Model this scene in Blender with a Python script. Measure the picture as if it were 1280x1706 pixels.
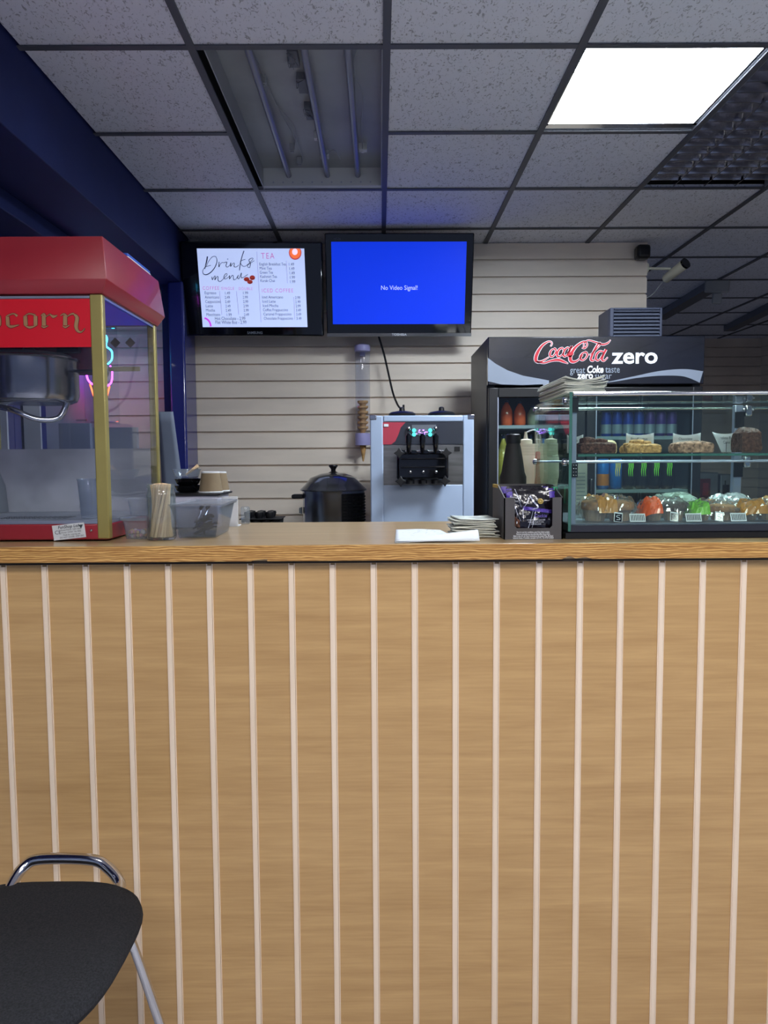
import bpy, bmesh, math, random
from mathutils import Vector, Matrix, Euler
random.seed(7)
R = math.radians
SC = bpy.context.scene
COL = SC.collection
for o in list(bpy.data.objects): bpy.data.objects.remove(o)

# ------------------------------------------------------------------ camera
CAM = Vector((0, 0, 1.45)); FPX = 1222.96
M = ((0.9999654, -0.0053639, -0.0063525), (-0.0067242, -0.0723834, -0.9973542), (0.0048899, 0.9973625, -0.0724170))
cd = bpy.data.cameras.new('camera'); cam = bpy.data.objects.new('camera', cd); COL.objects.link(cam)
cd.sensor_fit = 'VERTICAL'; cd.sensor_height = 36; cd.lens = 36 * FPX / 1706; cd.clip_start = .02
cam.matrix_world = Matrix(((M[0][0], -M[1][0], -M[2][0], CAM.x), (M[0][1], -M[1][1], -M[2][1], CAM.y), (M[0][2], -M[1][2], -M[2][2], CAM.z), (0, 0, 0, 1)))
SC.camera = cam
def at(x, y, Y=None, Z=None, X=None):
    """a point of the place: photo direction (x, y) met with a real depth, height or side distance"""
    a, b = (x - 640) / FPX, (y - 853) / FPX
    d = Vector([M[0][i] * a + M[1][i] * b + M[2][i] for i in range(3)])
    t = Y / d.y if Y is not None else ((Z - CAM.z) / d.z if Z is not None else X / d.x)
    return CAM + d * t

# ------------------------------------------------------------------ world, exposure
SC.view_settings.view_transform = 'Standard'; SC.view_settings.look = 'None'
SC.view_settings.gamma = 1; SC.view_settings.use_curve_mapping = False
SC.view_settings.exposure = 0.16
try:
    SC.cycles.transparent_max_bounces = 32; SC.cycles.max_bounces = 10; SC.cycles.sample_clamp_indirect = 4
except Exception: pass
w = bpy.data.worlds.new('world'); SC.world = w; w.use_nodes = True
w.node_tree.nodes['Background'].inputs[0].default_value = (.30, .38, .62, 1)
w.node_tree.nodes['Background'].inputs[1].default_value = 0.45
LED_STRENGTH = 64.0; LED_COL = (.80, .90, 1.0)
HALL_STRENGTH = 25; HALL_COL = (1.0, .98, .96)

# ------------------------------------------------------------------ materials
def L(c):
    f = lambda v: (v / 255 / 12.92) if v / 255 <= .04045 else ((v / 255 + .055) / 1.055) ** 2.4
    return (f(c[0]), f(c[1]), f(c[2]), 1)
class N:
    def __init__(s, name):
        s.m = bpy.data.materials.new(name); s.m.use_nodes = True; s.t = s.m.node_tree
        s.b = s.t.nodes['Principled BSDF']; s.out = s.t.nodes['Material Output']
    def n(s, t, **k):
        x = s.t.nodes.new(t)
        for a, b in k.items(): setattr(x, a, b)
        return x
    def l(s, a, b): s.t.links.new(a, b)
def mat(name, c, rough=.5, metal=0, var=0, scale=20, stretch=(1, 1, 1), bump=0, bscale=None, spec=.5, coat=0, sheen=0):
    k = N(name); b = k.b
    b.inputs['Base Color'].default_value = L(c); b.inputs['Roughness'].default_value = rough
    b.inputs['Metallic'].default_value = metal; b.inputs['Specular IOR Level'].default_value = spec
    b.inputs['Coat Weight'].default_value = coat
    if var or bump:
        tc = k.n('ShaderNodeTexCoord'); mp = k.n('ShaderNodeMapping'); mp.inputs['Scale'].default_value = stretch
        no = k.n('ShaderNodeTexNoise'); no.inputs['Scale'].default_value = scale; no.inputs['Detail'].default_value = 5
        k.l(tc.outputs['Object'], mp.inputs[0]); k.l(mp.outputs[0], no.inputs['Vector'])
        if var:
            r = k.n('ShaderNodeValToRGB'); r.color_ramp.elements[0].position = .3; r.color_ramp.elements[1].position = .7
            lo = [max(0, v * (1 - var)) for v in c]; hi = [min(255, v * (1 + var)) for v in c]
            r.color_ramp.elements[0].color = L(lo); r.color_ramp.elements[1].color = L(hi)
            k.l(no.outputs['Fac'], r.inputs[0]); k.l(r.outputs[0], b.inputs['Base Color'])
        if bump:
            n2 = k.n('ShaderNodeTexNoise'); n2.inputs['Scale'].default_value = bscale or scale; n2.inputs['Detail'].default_value = 4
            k.l(mp.outputs[0], n2.inputs['Vector'])
            bp = k.n('ShaderNodeBump'); bp.inputs['Strength'].default_value = bump; bp.inputs['Distance'].default_value = .004
            k.l(n2.outputs['Fac'], bp.inputs['Height']); k.l(bp.outputs[0], b.inputs['Normal'])
    return k.m
def emit(name, c, s):
    k = N(name); b = k.b; b.inputs['Base Color'].default_value = L(c)
    b.inputs['Emission Color'].default_value = L(c); b.inputs['Emission Strength'].default_value = s; b.inputs['Roughness'].default_value = .3
    return k.m
def glass(name, tint=(235, 245, 240), gloss=1.0, rough=.02, haze=0.0, hcol=(200, 210, 215)):
    k = N(name); t = k.t; t.nodes.remove(k.b)
    tr = k.n('ShaderNodeBsdfTransparent'); tr.inputs[0].default_value = L(tint)
    gl = k.n('ShaderNodeBsdfGlossy'); gl.inputs['Roughness'].default_value = rough
    ge = k.n('ShaderNodeNewGeometry'); dt = k.n('ShaderNodeVectorMath', operation='DOT_PRODUCT'); k.l(ge.outputs['Normal'], dt.inputs[0]); k.l(ge.outputs['Incoming'], dt.inputs[1])
    ab = k.n('ShaderNodeMath', operation='ABSOLUTE'); k.l(dt.outputs['Value'], ab.inputs[0])
    om = k.n('ShaderNodeMath', operation='SUBTRACT', use_clamp=True); om.inputs[0].default_value = 1; k.l(ab.outputs[0], om.inputs[1])
    pw = k.n('ShaderNodeMath', operation='POWER'); k.l(om.outputs[0], pw.inputs[0]); pw.inputs[1].default_value = 5
    fr = k.n('ShaderNodeMath', operation='MULTIPLY_ADD'); k.l(pw.outputs[0], fr.inputs[0]); fr.inputs[1].default_value = .96; fr.inputs[2].default_value = .04
    mu = k.n('ShaderNodeMath', operation='MULTIPLY', use_clamp=True); mu.inputs[1].default_value = gloss
    mx = k.n('ShaderNodeMixShader'); k.l(fr.outputs[0], mu.inputs[0]); k.l(mu.outputs[0], mx.inputs[0])
    k.l(tr.outputs[0], mx.inputs[1]); k.l(gl.outputs[0], mx.inputs[2]); last = mx
    if haze:
        df = k.n('ShaderNodeBsdfDiffuse'); df.inputs[0].default_value = L(hcol)
        m2 = k.n('ShaderNodeMixShader'); m2.inputs[0].default_value = haze
        k.l(mx.outputs[0], m2.inputs[1]); k.l(df.outputs[0], m2.inputs[2]); last = m2
    k.l(last.outputs[0], k.out.inputs[0]); return k.m
def wood(name, base, dark, sx, sz, rough, contrast=.5, rings=0, sy=1.0, coat=0, fine=160):
    k = N(name); b = k.b; b.inputs['Roughness'].default_value = rough; b.inputs['Coat Weight'].default_value = coat; b.inputs['Coat Roughness'].default_value = .18
    tc = k.n('ShaderNodeTexCoord'); mp = k.n('ShaderNodeMapping'); mp.inputs['Scale'].default_value = (sx, sy, sz)
    n1 = k.n('ShaderNodeTexNoise'); n1.inputs['Scale'].default_value = 1; n1.inputs['Detail'].default_value = 7; n1.inputs['Roughness'].default_value = .6; n1.inputs['Distortion'].default_value = .4
    k.l(tc.outputs['Object'], mp.inputs[0]); k.l(mp.outputs[0], n1.inputs['Vector'])
    fac = n1.outputs['Fac']
    if rings:
        wv = k.n('ShaderNodeTexWave', wave_type='BANDS', bands_direction='Z'); wv.inputs['Scale'].default_value = rings; wv.inputs['Distortion'].default_value = 9; wv.inputs['Detail'].default_value = 3; wv.inputs['Detail Scale'].default_value = 1.2
        mp2 = k.n('ShaderNodeMapping'); mp2.inputs['Scale'].default_value = (sx * .35, sy, sz * .25); k.l(tc.outputs['Object'], mp2.inputs[0]); k.l(mp2.outputs[0], wv.inputs['Vector'])
        m = k.n('ShaderNodeMath', operation='MULTIPLY'); k.l(fac, m.inputs[0]); k.l(wv.outputs['Fac'], m.inputs[1])
        m3 = k.n('ShaderNodeMath', operation='MULTIPLY_ADD'); k.l(m.outputs[0], m3.inputs[0]); m3.inputs[1].default_value = .9; m3.inputs[2].default_value = .2; fac = m3.outputs[0]
    mpf = k.n('ShaderNodeMapping'); mpf.inputs['Scale'].default_value = (6, 6 * sy, 6 * fine / 6)
    nf = k.n('ShaderNodeTexNoise'); nf.inputs['Scale'].default_value = 1; nf.inputs['Detail'].default_value = 3
    k.l(tc.outputs['Object'], mpf.inputs[0]); k.l(mpf.outputs[0], nf.inputs['Vector'])
    ad = k.n('ShaderNodeMath', operation='MULTIPLY_ADD'); k.l(nf.outputs['Fac'], ad.inputs[0]); ad.inputs[1].default_value = .45; 
    sb = k.n('ShaderNodeMath', operation='SUBTRACT'); k.l(fac, sb.inputs[0]); sb.inputs[1].default_value = .22; k.l(sb.outputs[0], ad.inputs[2])
    r = k.n('ShaderNodeValToRGB'); r.color_ramp.elements[0].position = .5 - contrast / 2; r.color_ramp.elements[1].position = .5 + contrast / 2
    r.color_ramp.elements[0].color = L(dark); r.color_ramp.elements[1].color = L(base)
    k.l(ad.outputs[0], r.inputs[0]); k.l(r.outputs[0], b.inputs['Base Color'])
    bp = k.n('ShaderNodeBump'); bp.inputs['Strength'].default_value = .12; bp.inputs['Distance'].default_value = .001
    k.l(nf.outputs['Fac'], bp.inputs['Height']); k.l(bp.outputs[0], b.inputs['Normal'])
    return k.m
def tile_mat():
    k = N('fissured_tile'); b = k.b; b.inputs['Roughness'].default_value = .9
    tc = k.n('ShaderNodeTexCoord')
    no = k.n('ShaderNodeTexNoise'); no.inputs['Scale'].default_value = 90; no.inputs['Detail'].default_value = 2; no.inputs['Distortion'].default_value = 1.5
    mp = k.n('ShaderNodeMapping'); mp.inputs['Scale'].default_value = (1, .55, 1); mp.inputs['Rotation'].default_value = (0, 0, .6)
    k.l(tc.outputs['Object'], mp.inputs[0]); k.l(mp.outputs[0], no.inputs['Vector'])
    r = k.n('ShaderNodeValToRGB'); r.color_ramp.elements[0].position = .34; r.color_ramp.elements[1].position = .42
    r.color_ramp.elements[0].color = L((172, 174, 182)); r.color_ramp.elements[1].color = L((228, 230, 240))
    k.l(no.outputs['Fac'], r.inputs[0]); k.l(r.outputs[0], b.inputs['Base Color'])
    bp = k.n('ShaderNodeBump'); bp.inputs['Strength'].default_value = .5; bp.inputs['Distance'].default_value = .003
    k.l(r.outputs[0], bp.inputs['Height']); k.l(bp.outputs[0], b.inputs['Normal']); return k.m
MT = {}
MT['tile'] = tile_mat()
MT['tbar'] = mat('grid_bar_paint', (78, 80, 88), .55)
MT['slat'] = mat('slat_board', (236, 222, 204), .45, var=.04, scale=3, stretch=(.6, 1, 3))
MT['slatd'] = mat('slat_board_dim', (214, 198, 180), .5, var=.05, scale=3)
MT['navy'] = mat('navy_paint', (38, 47, 92), .6, var=.06, scale=4, spec=.15)
MT['navy2'] = mat('navy_gloss_paint', (42, 50, 122), .22, coat=.4)
MT['floor'] = mat('floor_vinyl', (188, 190, 200), .4, var=.1, scale=6)
MT['lam'] = wood('beech_laminate', (202, 164, 110), (176, 138, 88), 2.2, 26, .42, .5)
MT['strip'] = wood('pale_strip_wood', (246, 226, 202), (234, 210, 182), 40, 1.2, .5, .5, fine=4)
MT['top'] = wood('worktop_laminate', (178, 152, 112), (150, 124, 86), 2.5, 1, .28, .5, sy=26, coat=.3, fine=6)
MT['edge'] = wood('oak_edge_band', (222, 176, 104), (160, 112, 56), 9.0, 90, .35, .4, rings=2.6, coat=.2)
MT['dark'] = mat('dark_gap', (30, 22, 18), .8)
MT['black'] = mat('black_plastic', (16, 17, 20), .35)
MT['blackg'] = mat('black_gloss', (9, 10, 14), .08, coat=.5)
MT['blackm'] = mat('black_matte', (19, 20, 22), .7)
MT['red'] = mat('red_enamel', (142, 36, 46), .4, var=.05, scale=5, coat=.2)
MT['redsign'] = mat('red_sign_panel', (204, 26, 42), .35)
MT['gold'] = mat('gold_anodised', (160, 148, 88), .38, metal=.35, var=.04, scale=8)
MT['tan'] = mat('tan_lettering', (160, 122, 84), .5)
MT['darkred'] = mat('dark_red_outline', (90, 14, 20), .5)
MT['steel'] = mat('brushed_steel', (122, 122, 124), .3, metal=.9, var=.12, scale=6, stretch=(1, 1, 9))
MT['steelm'] = mat('dull_steel', (150, 156, 160), .5, metal=.55, var=.12, scale=5)
MT['chrome'] = mat('chrome', (205, 205, 208), .12, metal=1)
MT['alu'] = mat('aluminium', (175, 182, 200), .3, metal=.7)
MT['white'] = mat('white_paper', (206, 210, 214), .7)
MT['grey'] = mat('pale_grey_sheet', (132, 142, 160), .5, var=.04, scale=3)
MT['icew'] = mat('pale_blue_enamel', (164, 180, 204), .35, var=.03, scale=4, coat=.2)
MT['glass'] = glass('clear_glass', (243, 250, 247), .9)
MT['glassP'] = glass('machine_glass', (248, 249, 252), .8, haze=.02, hcol=(150, 160, 190))
MT['gedge'] = mat('green_glass_edge', (62, 108, 96), .15, coat=.5)
MT['gdark'] = glass('dark_window_glass', (90, 95, 130), .8)
MT['plasc'] = glass('clear_plastic', (232, 235, 240), 1.5, rough=.08, haze=.12)
MT['frost'] = glass('frosted_plastic', (214, 218, 226), .7, rough=.15, haze=.22, hcol=(200, 204, 214))
MT['film'] = glass('crinkled_film', (240, 240, 240), 2.6, rough=.06, haze=.07, hcol=(220, 220, 220))
MT['lilac'] = mat('lilac_plastic', (160, 156, 202), .4)
MT['wafer'] = mat('wafer', (196, 152, 96), .8, var=.12, scale=60, bump=.4)
MT['stick'] = mat('birch_stick', (226, 196, 156), .7, var=.06, scale=30)
MT['kraft'] = mat('kraft_card', (124, 108, 84), .8, var=.04, scale=20)
MT['fabric'] = mat('charcoal_felt', (40, 41, 45), .95, var=.22, scale=260, bump=.6, bscale=500, spec=.2)
MT['boxcard'] = mat('dark_grey_card', (74, 72, 74), .6, var=.04, scale=10)
MT['ochre'] = mat('ochre_card_edge', (170, 140, 60), .7)
MT['wrapk'] = mat('black_foil_wrapper', (20, 16, 24), .18, coat=.8, bump=1.0, scale=28, bscale=28)
MT['purple'] = mat('purple_print', (74, 52, 156), .4)
MT['goldp'] = mat('gold_print', (196, 170, 84), .4)
MT['green'] = mat('mint_print', (70, 190, 140), .5)
MT['txtw'] = mat('white_print', (222, 226, 232), .6)
MT['txtg'] = mat('grey_print', (120, 128, 140), .6)
MT['cokered'] = mat('coke_red', (166, 28, 42), .35)
MT['cokegrey'] = mat('header_grey', (120, 128, 142), .4)
MT['header'] = mat('header_black', (14, 17, 26), .25, coat=.35, var=.25, scale=7)
MT['cap'] = mat('cream_plastic', (226, 222, 200), .45)
MT['ink'] = mat('dark_ink', (60, 66, 74), .7)
MT['fix'] = mat('fixture_white', (150, 154, 158), .5, var=.06, scale=4)
MT['shelfw'] = mat('fridge_shelf_wire', (140, 150, 158), .4, metal=.5)
MT['paper'] = mat('off_white_paper', (196, 198, 186), .75, var=.06, scale=14)
MT['louv'] = mat('mirror_louvre', (190, 190, 196), .22, metal=1)
MT['led'] = emit('led_diffuser', (255, 255, 255), LED_STRENGTH)
MT['led'].node_tree.nodes['Principled BSDF'].inputs['Emission Color'].default_value = (*LED_COL, 1)
MT['hall'] = emit('hall_diffuser', (255, 255, 255), HALL_STRENGTH)
MT['hall'].node_tree.nodes['Principled BSDF'].inputs['Emission Color'].default_value = (*HALL_COL, 1)

# ------------------------------------------------------------------ mesh helpers
W = {}
def link(o): COL.objects.link(o); return o
def tag(o, label=None, cat=None, group=None, kind=None):
    if label: o['label'] = label
    if cat: o['category'] = cat
    if group: o['group'] = group
    if kind: o['kind'] = kind
    return o
def thing(name, loc, label, cat, group=None, rz=0):
    o = link(bpy.data.objects.new(name, None)); o.empty_display_size = .05
    o.location = loc; o.rotation_euler = (0, 0, rz)
    W[o.name] = Matrix.Translation(Vector(loc)) @ Matrix.Rotation(rz, 4, 'Z')
    return tag(o, label, cat, group)
class B:
    def __init__(s): s.b = bmesh.new()
    def box(s, x0, x1, y0, y1, z0, z1, m=None):
        v = [s.b.verts.new((x, y, z)) for x in (x0, x1) for y in (y0, y1) for z in (z0, z1)]
        for f in ((0, 1, 3, 2), (4, 6, 7, 5), (0, 4, 5, 1), (2, 3, 7, 6), (0, 2, 6, 4), (1, 5, 7, 3)): s.b.faces.new([v[i] for i in f])
        if m is not None: bmesh.ops.transform(s.b, matrix=m, verts=v)
        return s
    def hexa(s, lo, hi):
        """frustum between two 4-point rings"""
        v = [s.b.verts.new(p) for p in list(lo) + list(hi)]
        s.b.faces.new([v[3], v[2], v[1], v[0]]); s.b.faces.new(v[4:])
        for i in range(4): s.b.faces.new([v[i], v[(i + 1) % 4], v[4 + (i + 1) % 4], v[4 + i]])
        return s
    def rings(s, rs, cap=(True, True), closed=True):
        vs = [[s.b.verts.new(p) for p in r] for r in rs]; n = len(vs[0])
        for a, b in zip(vs, vs[1:]):
            for i in range(n if closed else n - 1): s.b.faces.new([a[i], a[(i + 1) % n], b[(i + 1) % n], b[i]])
        if cap[0]: s.b.faces.new(vs[0][::-1])
        if cap[1]: s.b.faces.new(vs[-1])
        return s
    def lathe(s, prof, c, seg=24, sx=1, sy=1, cap=(True, True), m=None):
        rs = []
        for r, z in prof:
            r = max(r, 1e-4); rs.append([Vector((c[0] + r * sx * math.cos(2 * math.pi * i / seg), c[1] + r * sy * math.sin(2 * math.pi * i / seg), c[2] + z)) for i in range(seg)])
        if m is not None: rs = [[m @ p for p in r] for r in rs]
        return s.rings(rs, cap)
    def cyl(s, p0, p1, r0, r1=None, seg=12):
        return s.tube([p0, p1], [r0, r1 if r1 is not None else r0], seg)
    def tube(s, pts, r, seg=8, closed=False):
        pts = [Vector(p) for p in pts]; n = len(pts); rr = r if isinstance(r, (list, tuple)) else [r] * n
        t0 = (pts[1] - pts[0]).normalized(); up = Vector((0, 0, 1)) if abs(t0.z) < .9 else Vector((1, 0, 0))
        a = t0.cross(up).normalized(); rs = []
        for i, p in enumerate(pts):
            if closed: t = (pts[(i + 1) % n] - pts[i - 1]).normalized()
            else: t = (pts[min(i + 1, n - 1)] - pts[max(i - 1, 0)]).normalized()
            a = (a - t * a.dot(t)).normalized(); b2 = t.cross(a)
            rs.append([p + (a * math.cos(2 * math.pi * k / seg) + b2 * math.sin(2 * math.pi * k / seg)) * rr[i] for k in range(seg)])
        if closed: rs.append(rs[0]); return s.rings(rs, (False, False))
        return s.rings(rs)
    def sphere(s, c, r, seg=12, sx=1, sy=1, sz=1):
        pr = [(r * math.sin(math.pi * i / 8), -r * sz * math.cos(math.pi * i / 8)) for i in range(9)]
        return s.lathe(pr, c, seg, sx, sy)
    def prism(s, poly, o, u, v, t):
        """polygon in plane (o,u,v) extruded by vector t"""
        o, u, v, t = map(Vector, (o, u, v, t)); a = [s.b.verts.new(o + u * p[0] + v * p[1]) for p in poly]; b = [s.b.verts.new(x.co + t) for x in a]; n = len(a)
        s.b.faces.new(a); s.b.faces.new(b[::-1])
        for i in range(n): s.b.faces.new([a[i], b[i], b[(i + 1) % n], a[(i + 1) % n]])
        return s
    def ribbon(s, pts, wd, o, u, v, smooth=6):
        o, u, v = map(Vector, (o, u, v))
        if smooth: pts, wd = catmull(pts, wd, smooth)
        n = len(pts); A = []; Bv = []
        for i in range(n):
            p = pts[i]; q0 = pts[max(i - 1, 0)]; q1 = pts[min(i + 1, n - 1)]
            dx, dy = q1[0] - q0[0], q1[1] - q0[1]; l = math.hypot(dx, dy) or 1; nx, ny = -dy / l, dx / l; h = wd[i] / 2
            A.append(s.b.verts.new(o + u * (p[0] + nx * h) + v * (p[1] + ny * h))); Bv.append(s.b.verts.new(o + u * (p[0] - nx * h) + v * (p[1] - ny * h)))
        for i in range(n - 1): s.b.faces.new([A[i], A[i + 1], Bv[i + 1], Bv[i]])
        return s
    def sheet(s, fn, nu, nv, th=None):
        g = [[s.b.verts.new(fn(i / nu, j / nv)) for j in range(nv + 1)] for i in range(nu + 1)]
        for i in range(nu):
            for j in range(nv): s.b.faces.new([g[i][j], g[i + 1][j], g[i + 1][j + 1], g[i][j + 1]])
        return s
    def text(s, txt, size, o, u, v, align='CENTER', bold=0, spacing=1.0, sxx=1.0, shear=0.0, fit=None):
        c = bpy.data.curves.new('t', 'FONT'); c.body = txt; c.size = size; c.align_x = align; c.align_y = 'CENTER'; c.offset = bold; c.space_character = spacing; c.shear = shear; c.resolution_u = 3
        ob = bpy.data.objects.new('t', c); COL.objects.link(ob); dg = bpy.context.evaluated_depsgraph_get()
        me = bpy.data.meshes.new_from_object(ob.evaluated_get(dg)); bpy.data.objects.remove(ob); bpy.data.curves.remove(c)
        if fit and len(me.vertices):
            xs = [p.co.x for p in me.vertices]; sxx = fit / (max(xs) - min(xs))
        u, v, o = Vector(u), Vector(v), Vector(o)
        for p in me.vertices: p.co = o + u * p.co.x * sxx + v * p.co.y
        s.b.from_mesh(me); bpy.data.meshes.remove(me); return s
    def build(s, name, m, parent=None, bevel=0, smooth=True, solid=0, sub=0, label=None, cat=None, group=None, kind=None, norm=True):
        bm = s.b
        if norm: bmesh.ops.recalc_face_normals(bm, faces=bm.faces)
        if smooth:
            for f in bm.faces: f.smooth = True
            for e in bm.edges:
                if len(e.link_faces) == 2 and e.calc_face_angle(0) > R(38): e.smooth = False
        me = bpy.data.meshes.new(name); bm.to_mesh(me); bm.free()
        o = link(bpy.data.objects.new(name, me)); o.data.materials.append(MT[m] if isinstance(m, str) else m)
        if parent is not None:
            o.parent = parent; wm = W.get(parent.name, Matrix.Identity(4)); me.transform(wm.inverted()); W[o.name] = wm
        else: W[o.name] = Matrix.Identity(4)
        if solid: q = o.modifiers.new('t', 'SOLIDIFY'); q.thickness = solid; q.offset = 0
        if sub: q = o.modifiers.new('s', 'SUBSURF'); q.levels = sub; q.render_levels = sub
        if bevel: q = o.modifiers.new('b', 'BEVEL'); q.width = bevel; q.segments = 2; q.limit_method = 'ANGLE'; q.angle_limit = R(35)
        return tag(o, label, cat, group, kind)
def catmull(P, Wd, k):
    q = []; ww = []; n = len(P)
    for i in range(n - 1):
        p0, p1, p2, p3 = P[max(i - 1, 0)], P[i], P[i + 1], P[min(i + 2, n - 1)]
        for j in range(k):
            t = j / k; q.append(tuple(.5 * (2 * p1[a] + (p2[a] - p0[a]) * t + (2 * p0[a] - 5 * p1[a] + 4 * p2[a] - p3[a]) * t * t + (3 * p1[a] - p0[a] - 3 * p2[a] + p3[a]) * t ** 3) for a in range(len(p1))))
            ww.append(Wd[i] * (1 - t) + Wd[i + 1] * t)
    q.append(tuple(P[-1])); ww.append(Wd[-1]); return q, ww
def smooth3(P, k=6): return [Vector(p) for p in catmull([tuple(p) for p in P], [0] * len(P), k)[0]]
def kids(o): return [c for c in bpy.data.objects if c.parent == o]
def dup(o, loc=None, rot=None, label=None, parent=None):
    c = o.copy(); COL.objects.link(c); c.parent = parent
    for ch in KID.get(o.name, kids(o)): dup(ch, parent=c)
    if loc is not None: c.location = loc
    if rot is not None: c.rotation_euler = rot
    if label: c['label'] = label
    return c
KID = {}
ORD = ['leftmost', 'second from left', 'third from left', 'fourth from left', 'fifth from left', 'sixth from left', 'seventh from left', 'eighth from left', 'ninth from left', 'tenth from left']
X_, Y_, Z_ = Vector((1, 0, 0)), Vector((0, 1, 0)), Vector((0, 0, 1))
def flatobj(name, p, m, **k): return p.build(name, m, smooth=False, norm=False, **k)

# ------------------------------------------------------------------ the setting
ZC = 2.711; GX = .029; GY = 2.35; YB = 4.42; XL = -1.62; ZT = 1.245
B().box(XL - .1, 5, -2.6, 2.0, -.06, 0).build('floor', 'floor', kind='structure')
B().box(XL - .1, 5, 2.0, 9, -.06, 0).build('floor', mat('low_bounce_floor', (84, 84, 90), .6, var=.1, scale=6), kind='structure')  # unseen floor, darkened here to cut bounce light on the far ceiling
# ceiling: tiles lying in a grid, with openings for the fixtures
open_cells = {(-1, 0), (-1, 1), (1, 0), (2, 0), (2, 1)}
hall_cells = {(-1, -4), (1, -4), (-1, -7), (1, -7), (3, -5)}
tb = B()
for i in range(-2, 7):
    for j in range(-8, 11):
        x0, y0 = GX + .6 * i, GY + .6 * j
        if x0 > 4.3 or (i, j) in open_cells or (i, j) in hall_cells: continue
        a, b_ = max(x0 + .006, -1.09), x0 + .594
        if i == -2 and b_ < -.98: continue
        tb.box(a, b_, y0 + .006, y0 + .594, ZC + .004, ZC + .02)
tb.build('ceiling', 'tile', kind='structure', smooth=False)
gb = B()
for i in range(-1, 8): gb.box(GX + .6 * i - .012, GX + .6 * i + .012, -2.5, 8.7, ZC - .003, ZC + .003)
for j in range(-8, 12):
    for a, b_ in (((-1.1, GX - .6), (GX, GX + 1.2), (GX + 1.8, 4.3)) if j == 1 else ((-1.1, 4.3),)): gb.box(a, b_, GY + .6 * j - .012, GY + .6 * j + .012, ZC - .002, ZC + .002)
gb.build('trim_1', 'tbar', kind='structure', smooth=False)
B().box(-1.7, 4.4, -2.6, 8.8, ZC + .16, ZC + .2).build('trim_6', 'blackm', kind='structure', smooth=False)
# slat wall at the back
def slats(x0, x1, y, z0, z1, zline, th=.024):
    p = [(0, z0)]; z = zline
    while z > z0: z -= .1
    z += .1
    while z < z1 - .01:
        p += [(0, z - .0065), (.005, z - .0065), (.005, z - .014), (.017, z - .014), (.017, z + .012), (.005, z + .012), (.005, z + .0045), (0, z + .0045)]; z += .1
    p += [(0, z1), (th, z1), (th, z0)]
    b = B(); b.prism([(a, c) for a, c in p], (x0, y, 0), (0, 1, 0), (0, 0, 1), (x1 - x0, 0, 0)); return b
ZL = at(700, 829, YB).z
slats(XL, at(1078, 480, YB).x, YB, .3, ZC + .0, ZL).build('wall_back', 'slat', kind='structure', smooth=False)
B().box(XL, at(1078, 480, YB).x, YB + .025, YB + .09, 0, ZC + .02).build('trim_7', 'blackm', kind='structure', smooth=False)
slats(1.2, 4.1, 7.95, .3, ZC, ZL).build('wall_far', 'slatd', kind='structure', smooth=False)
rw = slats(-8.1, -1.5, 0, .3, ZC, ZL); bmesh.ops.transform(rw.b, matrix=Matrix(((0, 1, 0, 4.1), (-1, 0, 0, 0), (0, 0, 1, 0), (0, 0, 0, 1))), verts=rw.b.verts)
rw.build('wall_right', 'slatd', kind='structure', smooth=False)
# left side: bulkhead, window wall, column
B().box(XL, -1.1, -2.5, 4.36, 2.435, ZC + .05).build('trim_2', 'navy', kind='structure', bevel=.004)
B().box(XL, -1.36, -2.5, 4.36, 2.36, 2.435).build('trim_3', 'navy', kind='structure', bevel=.004)
B().box(XL - .1, XL, -2.5, 3.42, 0, 1.0).box(XL - .1, XL, 3.42, 4.42, 0, 2.5).box(XL - .1, XL, -2.5, 3.42, 2.3, 2.5).build('wall_left', 'grey', kind='structure', smooth=False)
def window(n, y0, y1, z0, z1):
    f = B(); t = .06
    for a, b_, c, d in ((y0, y0 + t, z0, z1), (y1 - t, y1, z0, z1), (y0, y1, z0, z0 + t), (y0, y1, z1 - t, z1)): f.box(XL - .02, XL + .08, a, b_, c, d)
    fo = f.build('window_%d' % n, 'navy2', kind='structure', bevel=.004)
    B().box(XL + .0, XL + .006, y0 + t, y1 - t, z0 + t, z1 - t).build('window_pane', 'gdark', fo)
    B().box(XL + .01, XL + .085, y1 - t - .014, y1 - t - .002, z0 + t, z1 - t).build('white_bead', 'white', fo)
window(1, 2.1, 3.12, 1.0, 2.34); window(2, 3.12, 3.42, 1.0, 2.34); window(3, 1.0, 2.1, 1.0, 2.34); window(4, -.2, 1.0, 1.0, 2.34)
c0, c1, c2 = at(270, 600, 4.2).x, at(286, 600, 4.2).x, at(308, 600, 4.15).x
B().box(c0, c1, 4.22, 4.41, 0, 2.44).build('trim_4', 'navy', kind='structure', bevel=.003)
B().box(c1, c2, 4.15, 4.40, 0, 2.44).build('trim_5', 'navy2', kind='structure', bevel=.012)

# ------------------------------------------------------------------ counter
YP = 1.775; YE = 1.75
t = thing('service_counter', (.4, YP, 0), 'long beech laminate service counter with pale vertical strips and oak edge', 'counter')
B().box(-1.55, 2.6, YP, YP + .02, 0, 1.199).build('front_panel', 'lam', t)
for k in range(-16, 26):
    x = .084 + .1 * k + (.004 * (k > 2)) 
    b = B()
    b.box(x - .0065, x + .0035, YP - .004, YP + .001, 0, 1.1935); b.box(x - .009, x - .0065, YP - .0025, YP + .001, 0, 1.1985); b.box(x + .0045, x + .0065, YP - .0025, YP + .001, 0, 1.1985)
    b.build('cover_strip', 'strip', t, smooth=False)
B().box(-1.55, 2.6, YE + .006, YP + .02, 1.2, 1.2065).build('shadow_gap', 'dark', t)
B().box(-1.55, 2.6, YE + .002, 2.39, 1.2065, ZT).build('worktop', 'top', t, bevel=.004)
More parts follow.
